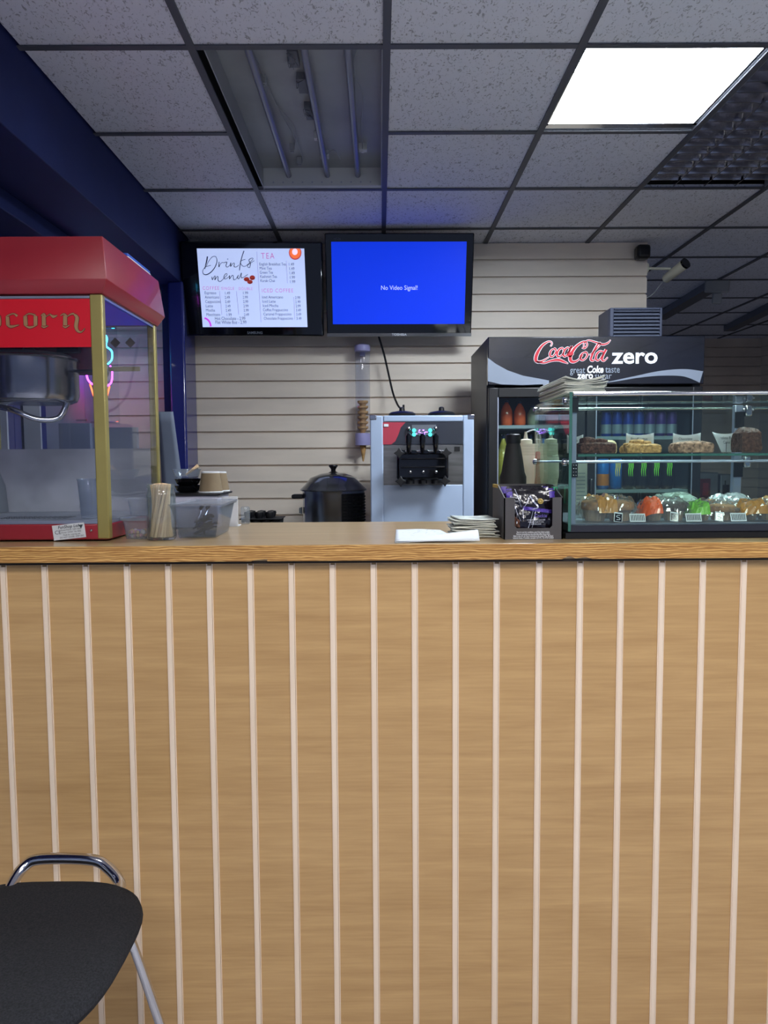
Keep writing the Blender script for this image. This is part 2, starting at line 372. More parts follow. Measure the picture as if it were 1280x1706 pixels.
# edge band with two chips knocked out of its lower edge
def chip(x0, xs): return [(x0 + a, 1.2065 + b_) for a, b_ in xs]
lx, rx = at(420, 930, YE).x, at(945, 928, YE).x
poly = [(-1.55, 1.2066)] + chip(lx, [(-.002, 0), (.012, .004), (.03, .0045), (.036, .006), (.037, 0)]) + chip(rx, [(-.012, 0), (.002, .007), (.008, .007), (.02, .0015), (.045, .005), (.055, .002), (.06, 0)]) + [(2.6, 1.2066), (2.6, ZT - .001), (-1.55, ZT - .001)]
B().prism(poly, (0, YE - .001, 0), X_, Z_, (0, .0035, 0)).build('edge_band', 'edge', t, smooth=False)

# ------------------------------------------------------------------ ceiling fixtures
def cell(i, j): return GX + .6 * i, GY + .6 * j
def led_panel(i, j, label, m, group=None):
    x, y = cell(i, j); t = thing('ceiling_light', (x + .3, y + .3, ZC), label, 'ceiling light', group)
    f = B()
    for a, b_, c, d in ((.012, .588, .012, .02), (.012, .588, .535, .588), (.012, .02, .02, .55), (.572, .588, .02, .55)): f.box(x + a, x + b_, y + c, y + d, ZC + .004, ZC + .03)
    f.build('frame', 'chrome', t)
    B().box(x + .02, x + .572, y + .02, y + .535, ZC + .02, ZC + .03).build('diffuser', m, t); return t
led_panel(1, 0, 'bright square LED ceiling panel glowing white above the display case', 'led')
for n_, (i, j) in enumerate(sorted(hall_cells)):
    led_panel(i, j, 'square ceiling panel lamp over the customer side, %s of the five' % ORD[n_], 'hall', 'customer side ceiling lamps')
# fluorescent fitting with its cover gone
x0, y0 = cell(-1, 0); x1, y1 = x0 + .588, y0 + 1.188; x0 += .035; y0 += .012
t = thing('fluorescent_fitting', ((x0 + x1) / 2, (y0 + y1) / 2, ZC), 'open fluorescent ceiling fitting with bare grey tubes and missing cover', 'ceiling light')
B().box(x0, x1, y0, y1, ZC + .085, ZC + .09).box(x0, x0 + .004, y0, y1, ZC, ZC + .09).box(x1 - .004, x1, y0, y1, ZC, ZC + .09).box(x0, x1, y0, y0 + .004, ZC, ZC + .09).build('tray', 'fix', t, smooth=False)
B().box(x0, x1, y1 - .03, y1, ZC + .004, ZC + .09).build('end_plate', 'white', t)
e = B().box(x0 + .004, x1 - .002, y1 - .002, y1 + .004, ZC + .001, ZC + .012)
for k in range(11): e.cyl((x0 + .05 + k * .045, y1 - .031, ZC + .02), (x0 + .05 + k * .045, y1 - .028, ZC + .02), .004)
e.build('end_rail', 'alu', t)
for k, fx in enumerate((.13, .32, .47)):
    B().cyl((x0 + fx * (x1 - x0) / .6 * 1.02 - .0, y0 + .02, ZC + .05), (x0 + fx * (x1 - x0) / .6 * 1.02, y1 - .035, ZC + .05), .013, seg=14).build('tube', mat('dead_tube_%d' % k, (120, 124, 138), .3), t)
for fx, fy in ((.46, .15), (.48, .3), (.49, .48)):
    bb = B(); X0 = x0 + fx * .56 - .0; Y0 = y0 + fy * 1.17
    bb.box(X0 - .016, X0 + .016, Y0 - .05, Y0 + .05, ZC + .06, ZC + .084)
    for q in range(4): bb.tube(smooth3([(X0 + random.uniform(-.02, .02), Y0 + random.uniform(-.06, .06), ZC + random.uniform(.045, .08)) for _ in range(5)], 4), .0012, 5)
    bb.build('choke', mat('choke_grey_%d' % int(fy * 100), (96, 100, 108), .5), t)
for fx, fy in ((.52, .66), (.54, .82), (.84, .76), (.24, .28), (.80, .26), (.3, .76), (.33, .88)):
    bb = B(); X0 = x0 + fx * .56; Y0 = y0 + fy * 1.17
    big = fy in (.66, .82) or (fx == .84)
    bb.box(X0 - (.018 if big else .01), X0 + (.018 if big else .01), Y0 - .014, Y0 + .014, ZC + .055, ZC + .084).cyl((X0, Y0, ZC + .05), (X0, Y0, ZC + .084), .008)
    bb.build('lamp_holder', 'white' if big else 'fix', t)
for P in ([(.2, .0), (.25, .28), (.27, .45), (.36, .6), (.33, .76)], [(.74, .0), (.80, .2), (.86, .36), (.84, .55), (.84, .76)], [(.24, .28), (.28, .5), (.33, .66), (.36, .88), (.3, .95)], [(.9, 0), (.82, .14), (.82, .26)], [(.54, .82), (.62, .76), (.66, .84)]):
    B().tube(smooth3([(x0 + a * .56, y0 + .01 + b_ * 1.14, ZC + .065 + .012 * math.sin(7 * a)) for a, b_ in P]), .0022, 6).build('wire', 'fix', t)
# mirrored louvre lights
def louvre(i, j, label):
    x, y = cell(i, j); t = thing('louvre_light', (x + .3, y + .6, ZC), label, 'ceiling light')
    B().box(x + .012, x + .588, y + .012, y + 1.188, ZC + .075, ZC + .08).box(x + .012, x + .016, y + .012, y + 1.188, ZC, ZC + .075).box(x + .584, x + .588, y + .012, y + 1.188, ZC, ZC + .075).build('housing', 'fix', t)
    for k in range(3):
        B().box(x + .012 + .144 * (k + 1) - .002, x + .012 + .144 * (k + 1) + .002, y + .012, y + 1.188, ZC + .004, ZC + .03).box(x + .012 + .144 * (k + 1) - .012, x + .012 + .144 * (k + 1) + .012, y + .012, y + 1.188, ZC + .03, ZC + .034).build('long_louvre', 'louv', t)
    for k in range(1, 16):
        yy = y + .012 + k * 1.176 / 16; b = B()
        for c in range(4):
            xa = x + .02 + c * .144; n = 6
            rs = []
            for q in range(n + 1):
                xx = xa + .128 * q / n; d = .012 * math.sin(math.pi * q / n)
                rs.append([(xx, yy - .002 - d * .3, ZC + .006), (xx, yy + .002, ZC + .006), (xx, yy + .012, ZC + .04 + d), (xx, yy - .012, ZC + .04 + d)])
            b.rings(rs)
        b.build('cross_blade', 'louv', t)
    for k in range(4):
        B().cyl((x + .084 + .144 * k, y + .03, ZC + .055), (x + .084 + .144 * k, y + 1.17, ZC + .055), .012).build('tube', 'fix', t)
louvre(2, 0, 'mirrored louvre ceiling light with unlit tubes right of the bright panel')

# ------------------------------------------------------------------ TVs
def tv_base(name, label, px, Yt, Yb, thick=.07):
    """px: corners tl,tr,bl,br in photo; returns thing and plane frame"""
    tl, tr, bl, br = at(*px[0], Yt), at(*px[1], Yt), at(*px[2], Yb), at(*px[3], Yb)
    c = (tl + tr + bl + br) / 4; u = ((tr - tl) + (br - bl)).normalized(); v = ((tl - bl) + (tr - br)).normalized(); v = (v - u * v.dot(u)).normalized()
    n = u.cross(v)  # towards the viewer
    if n.y > 0: n = -n
    wd = ((tr - tl).length + (br - bl).length) / 4; ht = ((tl - bl).length + (tr - br).length) / 4
    t = thing(name, (c.x, c.y, c.z - ht), label, 'television')
    def P(a, b_, d=0): return c + u * a + v * b_ + n * d
    return t, P, wd, ht, u, v, n, c
def slab(P, a0, a1, b0, b1, d0, d1):
    b = B(); b.hexa([P(a0, b0, d0), P(a1, b0, d0), P(a1, b1, d0), P(a0, b1, d0)], [P(a0, b0, d1), P(a1, b0, d1), P(a1, b1, d1), P(a0, b1, d1)]); return b
def pxline(px, Pfun):
    return None
# right: blue screen
t, P, wd, ht, u, v, n, c = tv_base('television', 'black wall television with plain blue no signal screen', [(541, 388), (791, 388), (545, 561), (785, 560)], 4.10, 4.22)
TV2 = t
slab(P, -wd, wd, -ht, ht, -.03, 0).build('bezel', 'blackg', t, bevel=.006)
slab(P, -wd * .8, wd * .8, -ht * .75, ht * .8, -.08, -.03).build('back_cover', 'black', t, bevel=.01)
so = slab(P, -wd * .915, wd * .90, -ht + .068, ht - .045, -.002, .001).build('screen', emit('blue_screen', (0, 50, 214), .78), t)
b = B(); b.text('No Video Signal!', .034, P(0.0, -.012, .0016), u, v, sxx=.9); flatobj('screen_lettering', b, emit('screen_text', (190, 200, 250), .8), parent=so)
slab(P, -wd, wd, -ht, -ht + .018, 0, .003).build('lower_strip', 'steel', t)
b = B(); b.text('TOSHIBA', .017, P(0.0, -ht + .010, .0042), u, v, bold=.0006, sxx=1.2); flatobj('brand_lettering', b, 'txtw', parent=t)
b = B(); b.text('REGZA', .012, P(-wd * .88, ht - .03, .0016), u, v, align='LEFT'); flatobj('corner_lettering', b, 'txtg', parent=t)
B().cyl(P(0, .1, -.08), (c.x, YB - .002, c.z + .1), .02).box(c.x - .1, c.x + .1, YB - .012, YB - .001, c.z, c.z + .2).build('wall_bracket', 'black', t)
# left: drinks menu
t, P, wd, ht, u, v, n, c = tv_base('television', 'black wall television showing the white drinks menu', [(299, 402), (540, 402), (307, 559), (537, 561)], 4.12, 4.21)
slab(P, -wd, wd, -ht, ht, -.03, 0).build('bezel', 'blackg', t, bevel=.01)
slab(P, -wd * .8, wd * .8, -ht * .75, ht * .8, -.08, -.03).build('back_cover', 'black', t, bevel=.01)
B().cyl(P(0, .1, -.08), (c.x, YB - .002, c.z + .1), .02).box(c.x - .1, c.x + .1, YB - .012, YB - .001, c.z, c.z + .2).build('wall_bracket', 'black', t)
def onplane(x, y, d=0):
    a, b_ = (x - 640) / FPX, (y - 853) / FPX
    dd = Vector([M[0][i] * a + M[1][i] * b_ + M[2][i] for i in range(3)])
    k = (c - CAM).dot(n) / dd.dot(n); return CAM + dd * k + n * d
TLc, TRc, BLc, BRc = onplane(328, 414), onplane(507, 414), onplane(338, 545), onplane(512, 544)
SU = TRc - TLc; SV = BLc - TLc; SW = SU.length; SH = SV.length; su = SU.normalized(); sv = SV.normalized()
def S(px, py, d=.003):
    vv = (py - 414) / 131; uu = (px - (328 + 10 * vv)) / (179 - 5 * vv); return TLc + SU * uu + SV * vv + n * d
k_ = B(); q = [TLc, TRc, TLc + SU + SV, BLc]; k_.hexa([p - n * .002 for p in q], [p + n * .0015 for p in q])
so = k_.build('screen', emit('menu_white', (186, 202, 244), .78), t)
mu = SW / 177  # metres per photo pixel on this screen
def mtxt(b, s_, x, y, size, wd_=8.4, sp=1.0, bold=0): b.text(s_, size * mu * 1.3, S(x, y), su, -sv, align='LEFT', spacing=sp, bold=bold, fit=wd_ * mu)
ink = emit('menu_ink', (70, 76, 96), .45); pink = emit('menu_pink', (196, 120, 170), .6)
b = B()
for k, s_ in enumerate(('Espresso', 'Americano', 'Cappuccino', 'Latte', 'Mocha', 'Macchiato')):
    y = 487.3 + 7.3 * k; mtxt(b, s_, 341 + .55 * k, y, 5.2, (19, 24, 26, 12, 15, 23)[k])
    mtxt(b, ('1.49', '2.49', '2.49', '2.49', '2.49', '1.99')[k], 374 + .55 * k, y + .4, 5.0); mtxt(b, ('1.99', '2.99', '2.99', '2.99', '2.99', '2.49')[k], 404 + .5 * k, y + .2, 5.0)
flatobj('coffee_list', b, ink, parent=so); b = B()
mtxt(b, 'Hot Chocolate - 2.99', 358, 530.5, 6, 51); mtxt(b, 'Flat White 8oz - 2.99', 359, 537, 6, 52)
flatobj('extra_coffee_lines', b, ink, parent=so); b = B()
for k, s_ in enumerate(('English Breakfast Tea', 'Mint Tea', 'Green Tea', 'Kashmiri Tea', 'Karak Chai')):
    mtxt(b, s_, 432 + .4 * k, 439.8 + 6.8 * k, 5.0, (44, 20, 22, 28, 24)[k]); mtxt(b, ('1.49', '1.49', '1.49', '1.99', '1.99')[k], 480.5 + .5 * k, 440 + 7.2 * k, 5.0)
flatobj('tea_list', b, ink, parent=so); b = B()
for k, s_ in enumerate(('Iced Americano', 'Iced Latte', 'Iced Mocha', 'Coffee Frappuccino', 'Caramel Frappuccino', 'Chocolate Frappuccino')):
    mtxt(b, s_, 436.3 + .6 * k, 494.5 + 7.15 * k, 5.0, (35, 22, 26, 42, 47, 49)[k]); mtxt(b, ('2.99', '2.99', '2.99', '3.49', '3.49', '3.49')[k], 491.5 + .4 * k, 495.5 + 7 * k, 5.0)
flatobj('iced_coffee_list', b, ink, parent=so)
for a_ in (('COFFEE', 337.5, 479.6, 6.2, 27.5), ('SINGLE', 369, 480, 5, 21), ('DOUBLE', 397.5, 480.4, 5, 23), ('TEA', 435, 426.6, 10, 22), ('ICED COFFEE', 436, 483.6, 6.8, 52)):
    b = B(); mtxt(b, *a_, sp=1.25); flatobj('menu_heading', b, pink, parent=so)
b = B()
RULE = emit('menu_rule', (130, 110, 150), .6)
def mline(x0, y0, x1, y1, w_=.5):
    p, q = S(x0, y0, .0028), S(x1, y1, .0028); h = su * (w_ * mu / 2); vs = [b.b.verts.new(k) for k in (p - h, p + h, q + h, q - h)]; b.b.faces.new(vs)
for a in ((428, 419, 435, 537), (366, 484, 370, 524), (394, 484, 398, 524), (477, 434, 479, 471), (489.5, 494, 491, 532)):
    b = B(); mline(*a); flatobj('menu_rule', b, RULE, parent=so)
def cpx(x, y): return (310 + x / 10.667, 400 + y / 10.667)
strokes = [
 ([(380, 285), (365, 370), (345, 440), (330, 505)], [22, 20, 16, 12]),
 ([(352, 470), (400, 370), (470, 290), (530, 290), (548, 370), (505, 480), (425, 570), (345, 607), (297, 580), (300, 520), (350, 468), (440, 438)], [6, 8, 9, 10, 12, 14, 15, 15, 12, 9, 7, 5]),
 ([(585, 375), (580, 465), (605, 415), (640, 388), (668, 392)], [12, 13, 7, 9, 6]),
 ([(668, 392), (722, 380), (706, 440), (730, 466), (775, 430), (795, 388), (787, 452), (825, 405), (855, 395), (850, 450), (885, 462), (935, 425)], [5, 13, 12, 9, 5, 12, 12, 5, 9, 13, 9, 5]),
 ([(736, 318), (744, 332)], [14, 14]),
 ([(1030, 175), (990, 290), (962, 400), (944, 520)], [14, 14, 14, 12]),
 ([(1052, 325), (1000, 340), (962, 372), (990, 430), (1040, 448), (1110, 400), (1185, 318), (1170, 300), (1115, 335), (1140, 395), (1125, 465), (1088, 450), (1100, 420), (1210, 345)], [6, 8, 8, 11, 8, 5, 8, 8, 12, 13, 10, 8, 5, 4]),
 ([(452, 640), (462, 690), (495, 635), (512, 630), (505, 692), (545, 635), (562, 640), (562, 700), (600, 722), (660, 670), (720, 605), (712, 578), (680, 605), (665, 655), (692, 676), (750, 640), (770, 615), (765, 672), (810, 612), (832, 618), (838, 682), (880, 672), (925, 600), (908, 650), (935, 662), (978, 560), (972, 640), (1005, 645), (1092, 588)], [12, 13, 7, 10, 13, 7, 10, 13, 9, 5, 6, 7, 11, 12, 8, 5, 10, 13, 6, 10, 13, 8, 5, 12, 10, 6, 13, 9, 5]),
]
b = B(); O = TLc + n * .003
def uvm(x, y):
    p = S(*cpx(x, y), 0) - TLc; return (p.dot(su), p.dot(-sv))
for pts, ws in strokes: b.ribbon([uvm(*p) for p in pts], [max(w_, 8) * 1.0 / 10.667 * mu for w_ in ws], O, su, -sv)
flatobj('menu_script_title', b, emit('menu_script_ink', (24, 30, 44), .3), parent=so)
def disc(b, x, y, rx, ry, d, n_=20, clipy=None):
    pts = [S(x + rx * math.cos(6.2832 * k / n_), max(y + ry * math.sin(6.2832 * k / n_), clipy or -1e9), d) for k in range(n_)]
    b.b.faces.new([b.b.verts.new(p) for p in pts])
b = B(); [disc(b, x, y, rx, ry, .0028) for x, y, rx, ry in ((411, 464.5, 4.8, 3.6), (420.5, 462, 4.6, 4), (416.5, 469, 4.6, 3.4))]
flatobj('coffee_beans', b, emit('bean_brown', (150, 52, 44), .7), parent=so)
b = B()
for x, y in ((411, 464.5), (420.5, 462), (416.5, 469)): b.ribbon([tuple(((S(x - 3 + 2 * k, y + (1 if k % 2 else -1) * .7, 0) - TLc).dot(w_)) for w_ in (su, -sv)) for k in range(4)], [.7 * mu] * 4, TLc + n * .0036, su, -sv)
flatobj('bean_creases', b, emit('bean_dark', (60, 16, 16), .5), parent=so)
b = B(); disc(b, 492, 421, 10.6, 11.6, .0026, 26, 414.2); flatobj('cup_rim', b, emit('cup_red', (170, 70, 76), .8), parent=so)
b = B(); disc(b, 492, 420.5, 9.2, 10, .003, 26, 414.2); flatobj('cup_coffee', b, emit('cup_orange', (236, 110, 60), .9), parent=so)
b = B(); disc(b, 491.5, 419.5, 4.6, 5.2, .0034, 20, 414.2); flatobj('cup_foam', b, emit('cup_foam_white', (236, 214, 236), .9), parent=so)
b = B(); arc = [(337.4 + 12 * math.sin(R(a)), 544 - 14.5 * math.cos(R(a))) for a in range(8, 91, 8)]
b.ribbon([tuple((S(x, y, 0) - TLc).dot(w_) for w_ in (su, -sv)) for x, y in arc], [3 * mu] * len(arc), TLc + n * .003, su, -sv, smooth=2); flatobj('pink_arc', b, emit('arc_magenta', (196, 70, 214), .8), parent=so)
b = B(); b.text('SAMSUNG', .019, onplane(425, 554.5, .002), u, v, bold=.0005); flatobj('brand_lettering', b, 'txtg', parent=t)

# ------------------------------------------------------------------ neon signs
def neon(name, base, ay, az, label, s=1.0):
    """ice-cream cone neon in the plane spanned by ay (sideways) and up"""
    t = thing(name, base, label, 'neon sign'); ay = Vector(ay); o = Vector(base)
    def T(pts): return [o + ay * (a * s) + Z_ * (b_ * s) for a, b_ in pts]
    sw = [(-.09, .27), (-.13, .31), (-.12, .36), (-.07, .38), (-.09, .42), (-.05, .47), (0, .48), (.0, .53), (.03, .5), (.08, .46), (.07, .40), (.12, .37), (.12, .31), (.08, .27)]
    B().tube(smooth3(T(sw)), .006 * s, 8).build('swirl_tube', emit('neon_cyan', (60, 200, 255), 14), t)
    B().tube(smooth3(T([(-.1, .26), (-.12, .22), (-.1, .13), (0, .1), (.1, .13), (.12, .22), (.1, .26)])), .006 * s, 8).build('cup_tube', emit('neon_magenta', (225, 60, 255), 16), t)
    B().tube(smooth3(T([(-.09, .11), (-.05, 0), (0, -.14), (.05, 0), (.09, .11)])), .006 * s, 8).build('cone_tube', emit('neon_orange', (255, 90, 40), 9), t)
    nn = ay.cross(Z_); q = T([(-.16, -.17), (.16, -.17), (.16, .56), (-.16, .56)])
    B().hexa([p + nn * .012 for p in q], [p + nn * .016 for p in q]).build('clear_backing', 'glassP', t)
    for a in (-.15, .15):
        for c_ in (-.15, .54): p_ = T([(a, c_)])[0]; B().cyl(p_ + nn * .016, (XL + .001, p_.y, p_.z), .005, seg=8).build('stand_off', 'chrome', t)
    return t
NZ = at(185, 700, 4.1).z
neon('neon_sign', (-1.525, 4.05, NZ + .105), (.45, .893, 0), 0, 'added ice cream neon in cyan, pink and orange, a reflection stand-in behind the popcorn machine', .75)  # added tubes, standing in for a neon reflection in the machine glass
neon('neon_sign', (XL + .05, 1.98, 1.84), (0, 1, 0), 0, 'ice cream shaped neon sign in the left window, mirrored in the menu television', .8)

# ------------------------------------------------------------------ soft serve machine
YS = 3.4; sx0, sx1 = at(617, 740, YS).x, at(790, 740, YS).x; zs = at(700, 692, YS).z
t = thing('soft_serve_machine', ((sx0 + sx1) / 2, YS + .3, 0), 'pale blue floor-standing soft serve ice cream machine with three black levers', 'ice cream machine')
px_ = lambda x, y, d=0: at(x, y, YS - d)
a0, a1 = px_(634, 0).x, px_(773, 0).x; zt = px_(700, 703).z; zm = px_(700, 741).z; zb = px_(700, 808).z
B().box(sx0 + .003, sx1 - .003, YS + .02, YS + .62, .08, zs - .004).build('cabinet', 'icew', t, bevel=.006)
B().box(sx0, a0, YS, YS + .03, .08, zs).box(a1, sx1, YS, YS + .03, .08, zs).box(a0, a1, YS, YS + .03, zt, zs).build('front_frame', 'icew', t, bevel=.006)
B().box(sx0 - .002, sx0 + .03, YS - .002, YS + .1, zs - .02, zs + .003).build('corner_cap', 'chrome', t, bevel=.003)
B().box(sx1 - .03, sx1 + .002, YS - .002, YS + .1, zs - .02, zs + .003).build('corner_cap', 'chrome', t, bevel=.003)
B().box(a0, a1, YS + .008, YS + .02, zb, zm).build('steel_panel', 'steel', t)
B().box(a0, a1, YS + .006, YS + .02, .1, zb).build('lower_panel', 'icew', t, bevel=.003)
B().box(a0, a1, YS + .004, YS + .02, zm + .003, zt).build('control_panel', mat('dark_panel_film', (46, 49, 58), .25, coat=.4), t)
b = B(); pts = [(634.8, 703.5), (676, 703.5), (668, 712), (664, 724), (659, 735), (652, 740.5), (634.8, 740.5)]
b.prism([(px_(x, y).x, px_(x, y).z) for x, y in pts], (0, YS + .0025, 0), X_, Z_, (0, .002, 0)).build('red_panel_print', mat('panel_red', (176, 52, 72), .35), t, smooth=False)
b = B(); p = px_(643.5, 709); b.box(p.x - .011, p.x + .011, YS - .0005, YS + .003, p.z - .006, p.z + .007).build('badge', 'txtw', t, bevel=.003)
disp = mat('display_window', (100, 104, 112), .3); b = B(); b.box(px_(684, 0).x, px_(726, 0).x, YS + .001, YS + .004, px_(0, 729).z, px_(0, 712).z).build('display', disp, t)
cy = emit('button_cyan', (60, 230, 220), 2.2); pk = emit('display_violet', (190, 130, 255), 2.5)
for x, y in ((690, 717), (690, 724), (717, 717), (717, 724)):
    p = px_(x, y); B().lathe([(.0085, 0), (.0085, .003)], (0, 0, 0), 14, m=Matrix.Translation((p.x, YS + .001, p.z)) @ Matrix.Rotation(R(90), 4, 'X')).build('button', cy, t)
b = B(); random.seed(3)
for k in range(16):
    p = px_(703 + random.uniform(-9, 9), 720 + random.uniform(-4, 4)); b.box(p.x - .003, p.x + .003, YS - .001, YS + .001, p.z - .0015, p.z + .0015)
b.build('display_digits', pk, t)
for x in (681, 704, 726):
    p0, p1 = px_(x, 752, .09), px_(x, 722, .09)
    B().tube([p0 - Z_ * .01, p0, (p0 + p1) / 2, p1 - Z_ * .01, p1], [.006, .009, .0135, .014, .006], 12).build('lever', 'blackg', t)
    p = px_(x if x != 704 else 704, 714, .0)
    if x != 704: B().sphere((p.x, YS - .005, p.z), .011).build('knob', 'chrome', t)
h0, h1, hz0, hz1 = px_(657, 0, .07).x, px_(748, 0, .07).x, px_(0, 804, .07).z, px_(0, 757, .07).z
B().box(h0, h1, YS - .07, YS + .005, hz0, hz1).build('dispensing_head', 'blackg', t, bevel=.012)
for k, z in enumerate((.25, .55)):
    B().cyl((h0 + .02, YS - .0745, hz1 - (hz1 - hz0) * z), (h1 - .02, YS - .0745, hz1 - (hz1 - hz0) * z), .004).build('front_rib', 'blackg', t)
for k in range(3):
    xx = px_(681 + k * 22.5, 0, .08).x; B().sphere((xx, YS - .073, hz1 - (hz1 - hz0) * .72), .009).build('front_screw', 'chrome', t)
B().cyl((h0 + .01, YS - .078, hz1 + .003), (h1 - .01, YS - .078, hz1 + .003), .004).build('pivot_rod', 'chrome', t)
b = B()
for k in range(4):
    xx = px_(667 + k * 20.5, 0, .08).x; b.box(xx - .015, xx + .015, YS - .082, YS - .02, hz1 - .01, hz1 + .008)
b.build('valve_blocks', 'blackg', t, bevel=.003)
for k in range(3):
    xx = px_(681 + k * 22.5, 0, .08).x; B().lathe([(.02, 0), (.02, .016), (.026, .02)], (xx, YS - .045, hz0 - .018), 16).build('nozzle', 'black', t)
for x, z in ((h0 + .012, hz1 - .006), (h1 - .012, hz1 - .006), (h0 + .018, hz0 - .006), (h1 - .018, hz0 - .006)):
    st = [(.026 * math.cos(R(45 * k)) * (1 if k % 2 == 0 else .55), .026 * math.sin(R(45 * k)) * (1 if k % 2 == 0 else .55)) for k in range(8)]
    B().prism(st, (x, YS - .09, z), X_, Z_, (0, .02, 0)).build('star_knob', 'black', t, bevel=.002)
p = px_(762, 748); B().box(p.x - .013, p.x + .013, YS + .004, YS + .009, p.z - .011, p.z + .011).build('panel_switch', 'black', t)
for x in (667, 737):
    B().lathe([(.062, 0), (.064, .014), (.052, .022), (.014, .028), (.012, .042), (.006, .046)], (px_(x, 0).x + .002, YS + .078, zs - .002), 28).build('hopper_lid', 'black', t)
for x in (sx0 + .06, sx1 - .06):
    for y in (YS + .06, YS + .56): B().cyl((x, y, 0), (x, y, .08), .025).build('castor', 'black', t)
# TV cable hanging to the machine
pts = [at(631, 560, 4.28), at(640, 590, 4.32), at(648, 625, 4.32), at(655, 655, 4.3), at(663, 675, 4.2), at(672, 688, 4.12)]
pts.append(Vector((pts[-1].x, 4.1, zs - .05))); pts.append(Vector((pts[-1].x, 4.12, .006)))
B().tube(smooth3(pts), .006, 8).build('power_cable', 'black', label='black cable hanging from the blue screen television down behind the ice cream machine', cat='cable')

# ------------------------------------------------------------------ cone dispenser on the wall
Yc = 4.34; p = at(604, 600, Yc); ct, cb = at(604, 585, Yc).z, at(604, 722, Yc).z; rr = .043
t = thing('cone_dispenser', (p.x, Yc, cb), 'clear wall tube holding stacked wafer cones with lilac end caps', 'cone dispenser')
B().lathe([(rr, 0), (rr, ct - cb)], (p.x, Yc, cb), 28, cap=(False, False)).build('tube', glass('tube_acrylic', (240, 242, 248), 1.2, haze=.03), t)
B().lathe([(rr + .002, -.002), (rr + .003, 0), (rr + .003, .03), (rr, .034), (.03, .036), (.008, .045)], (p.x, Yc, ct), 28).build('top_cap', 'lilac', t)
B().lathe([(rr + .003, 0), (rr + .004, .03), (rr + .003, .07), (.036, .071), (.034, 0)], (p.x, Yc, cb - .07), 28).build('bottom_collar', 'lilac', t)
B().box(p.x - .015, p.x + .015, Yc + .04, YB - .001, ct - .02, ct + .02).box(p.x - .015, p.x + .015, Yc + .04, YB - .001, cb - .04, cb).build('wall_clip', 'lilac', t)
zz = at(604, 722, Yc).z
ccol = lambda z: [(.012, z - .10), (.030, z - .02), (.036, z + .0), (.036, z + .02), (.031, z + .02), (.01, z - .08)]
for k in range(6):
    B().lathe([(.012, -.018), (.020, 0), (.022, .003), (.031, .009), (.0315, .0205), (.028, .0205), (.020, .010), (.010, -.012)], (p.x, Yc, zz + .020 + k * .0298), 24).build('wafer_cone', 'wafer', label='wafer cone nested in the dispenser tube, %s from the bottom' % ['first', 'second', 'third', 'fourth', 'fifth', 'sixth'][k], cat='wafer cone', group='wafer cones in the tube')
tip = at(604, 769, Yc).z; B().lathe([(.002, 0), (.005, .005), (.019, zz - .07 - tip), (.024, zz - tip)], (p.x, Yc, tip), 20).build('wafer_cone', 'wafer', label='wafer cone poking point down out of the dispenser', cat='wafer cone', group='wafer cones in the tube')

# ------------------------------------------------------------------ back bench and cooker
t = thing('back_bench', (-.53, 3.8, 0), 'dark work bench below the slat wall under the cooker', 'bench')
B().box(-1.0, -.07, 3.42, 4.13, 1.0, 1.03).build('bench_top', 'steelm', t); B().box(-.98, -.09, 3.45, 4.12, 0, 1.0).build('bench_body', 'blackm', t)
Yk = 3.75; p = at(556, 830, Yk); rk = (at(607, 830, Yk).x - at(505, 830, Yk).x) / 2; zr = at(556, 817, Yk).z; zl = at(556, 787, Yk).z
t = thing('slow_cooker', (p.x, Yk, 1.03), 'large round steel cooker with domed glass lid on the back bench', 'cooker')
B().lathe([(rk - .01, 0), (rk, .02), (rk, zr - 1.03 - .02), (rk + .002, zr - 1.03)], (p.x, Yk, 1.03), 48).build('pot', mat('dark_mirror_steel', (190, 194, 198), .24, metal=1), t)
B().lathe([(rk + .012, 0), (rk + .014, .006), (rk + .01, .01), (rk * .93, .03), (rk * .75, .065), (rk * .4, zl - zr - .006), (.01, zl - zr)], (p.x, Yk, zr), 48).build('lid', mat('smoked_lid', (112, 114, 116), .16, metal=.7, coat=.5), t)
B().lathe([(.026, 0), (.012, .008), (.012, .018), (.024, .034), (.022, .04)], (p.x, Yk, zl - .002), 20).build('lid_knob', 'black', t)
b = B()
for k in range(12):
    z = zr - .03 - .015 * k
    for a in range(-70, 0, 10):
        if k < 11: b.tube([(p.x + (rk + .004) * math.cos(R(a + d)), Yk + (rk + .004) * math.sin(R(a + d)), z) for d in (0, 3.5, 7)], .004, 6)
b.build('vent_slats', 'blackm', t)
b = B(); rs = []
for a in range(-72, 20, 8): rs.append([(p.x + r_ * math.cos(R(a)), Yk + r_ * math.sin(R(a)), z) for r_, z in ((rk, 1.04), (rk + .003, 1.04), (rk + .003, zr - .012), (rk, zr - .012))])
b.rings(rs).build('vent_housing', 'black', t)
for sgn in (-1,): B().box(p.x + sgn * (rk + .025) - .03, p.x + sgn * (rk + .025) + .03, Yk - .04, Yk + .04, zr - .04, zr - .018).build('side_handle', 'black', t, bevel=.008)
B().lathe([(.018, 0), (.014, .014)], (0, 0, 0), 16, m=Matrix.Translation((p.x - rk - .002, Yk - .03, zr - .1)) @ Matrix.Rotation(R(-90), 4, 'Y')).build('control_knob', 'steelm', t)
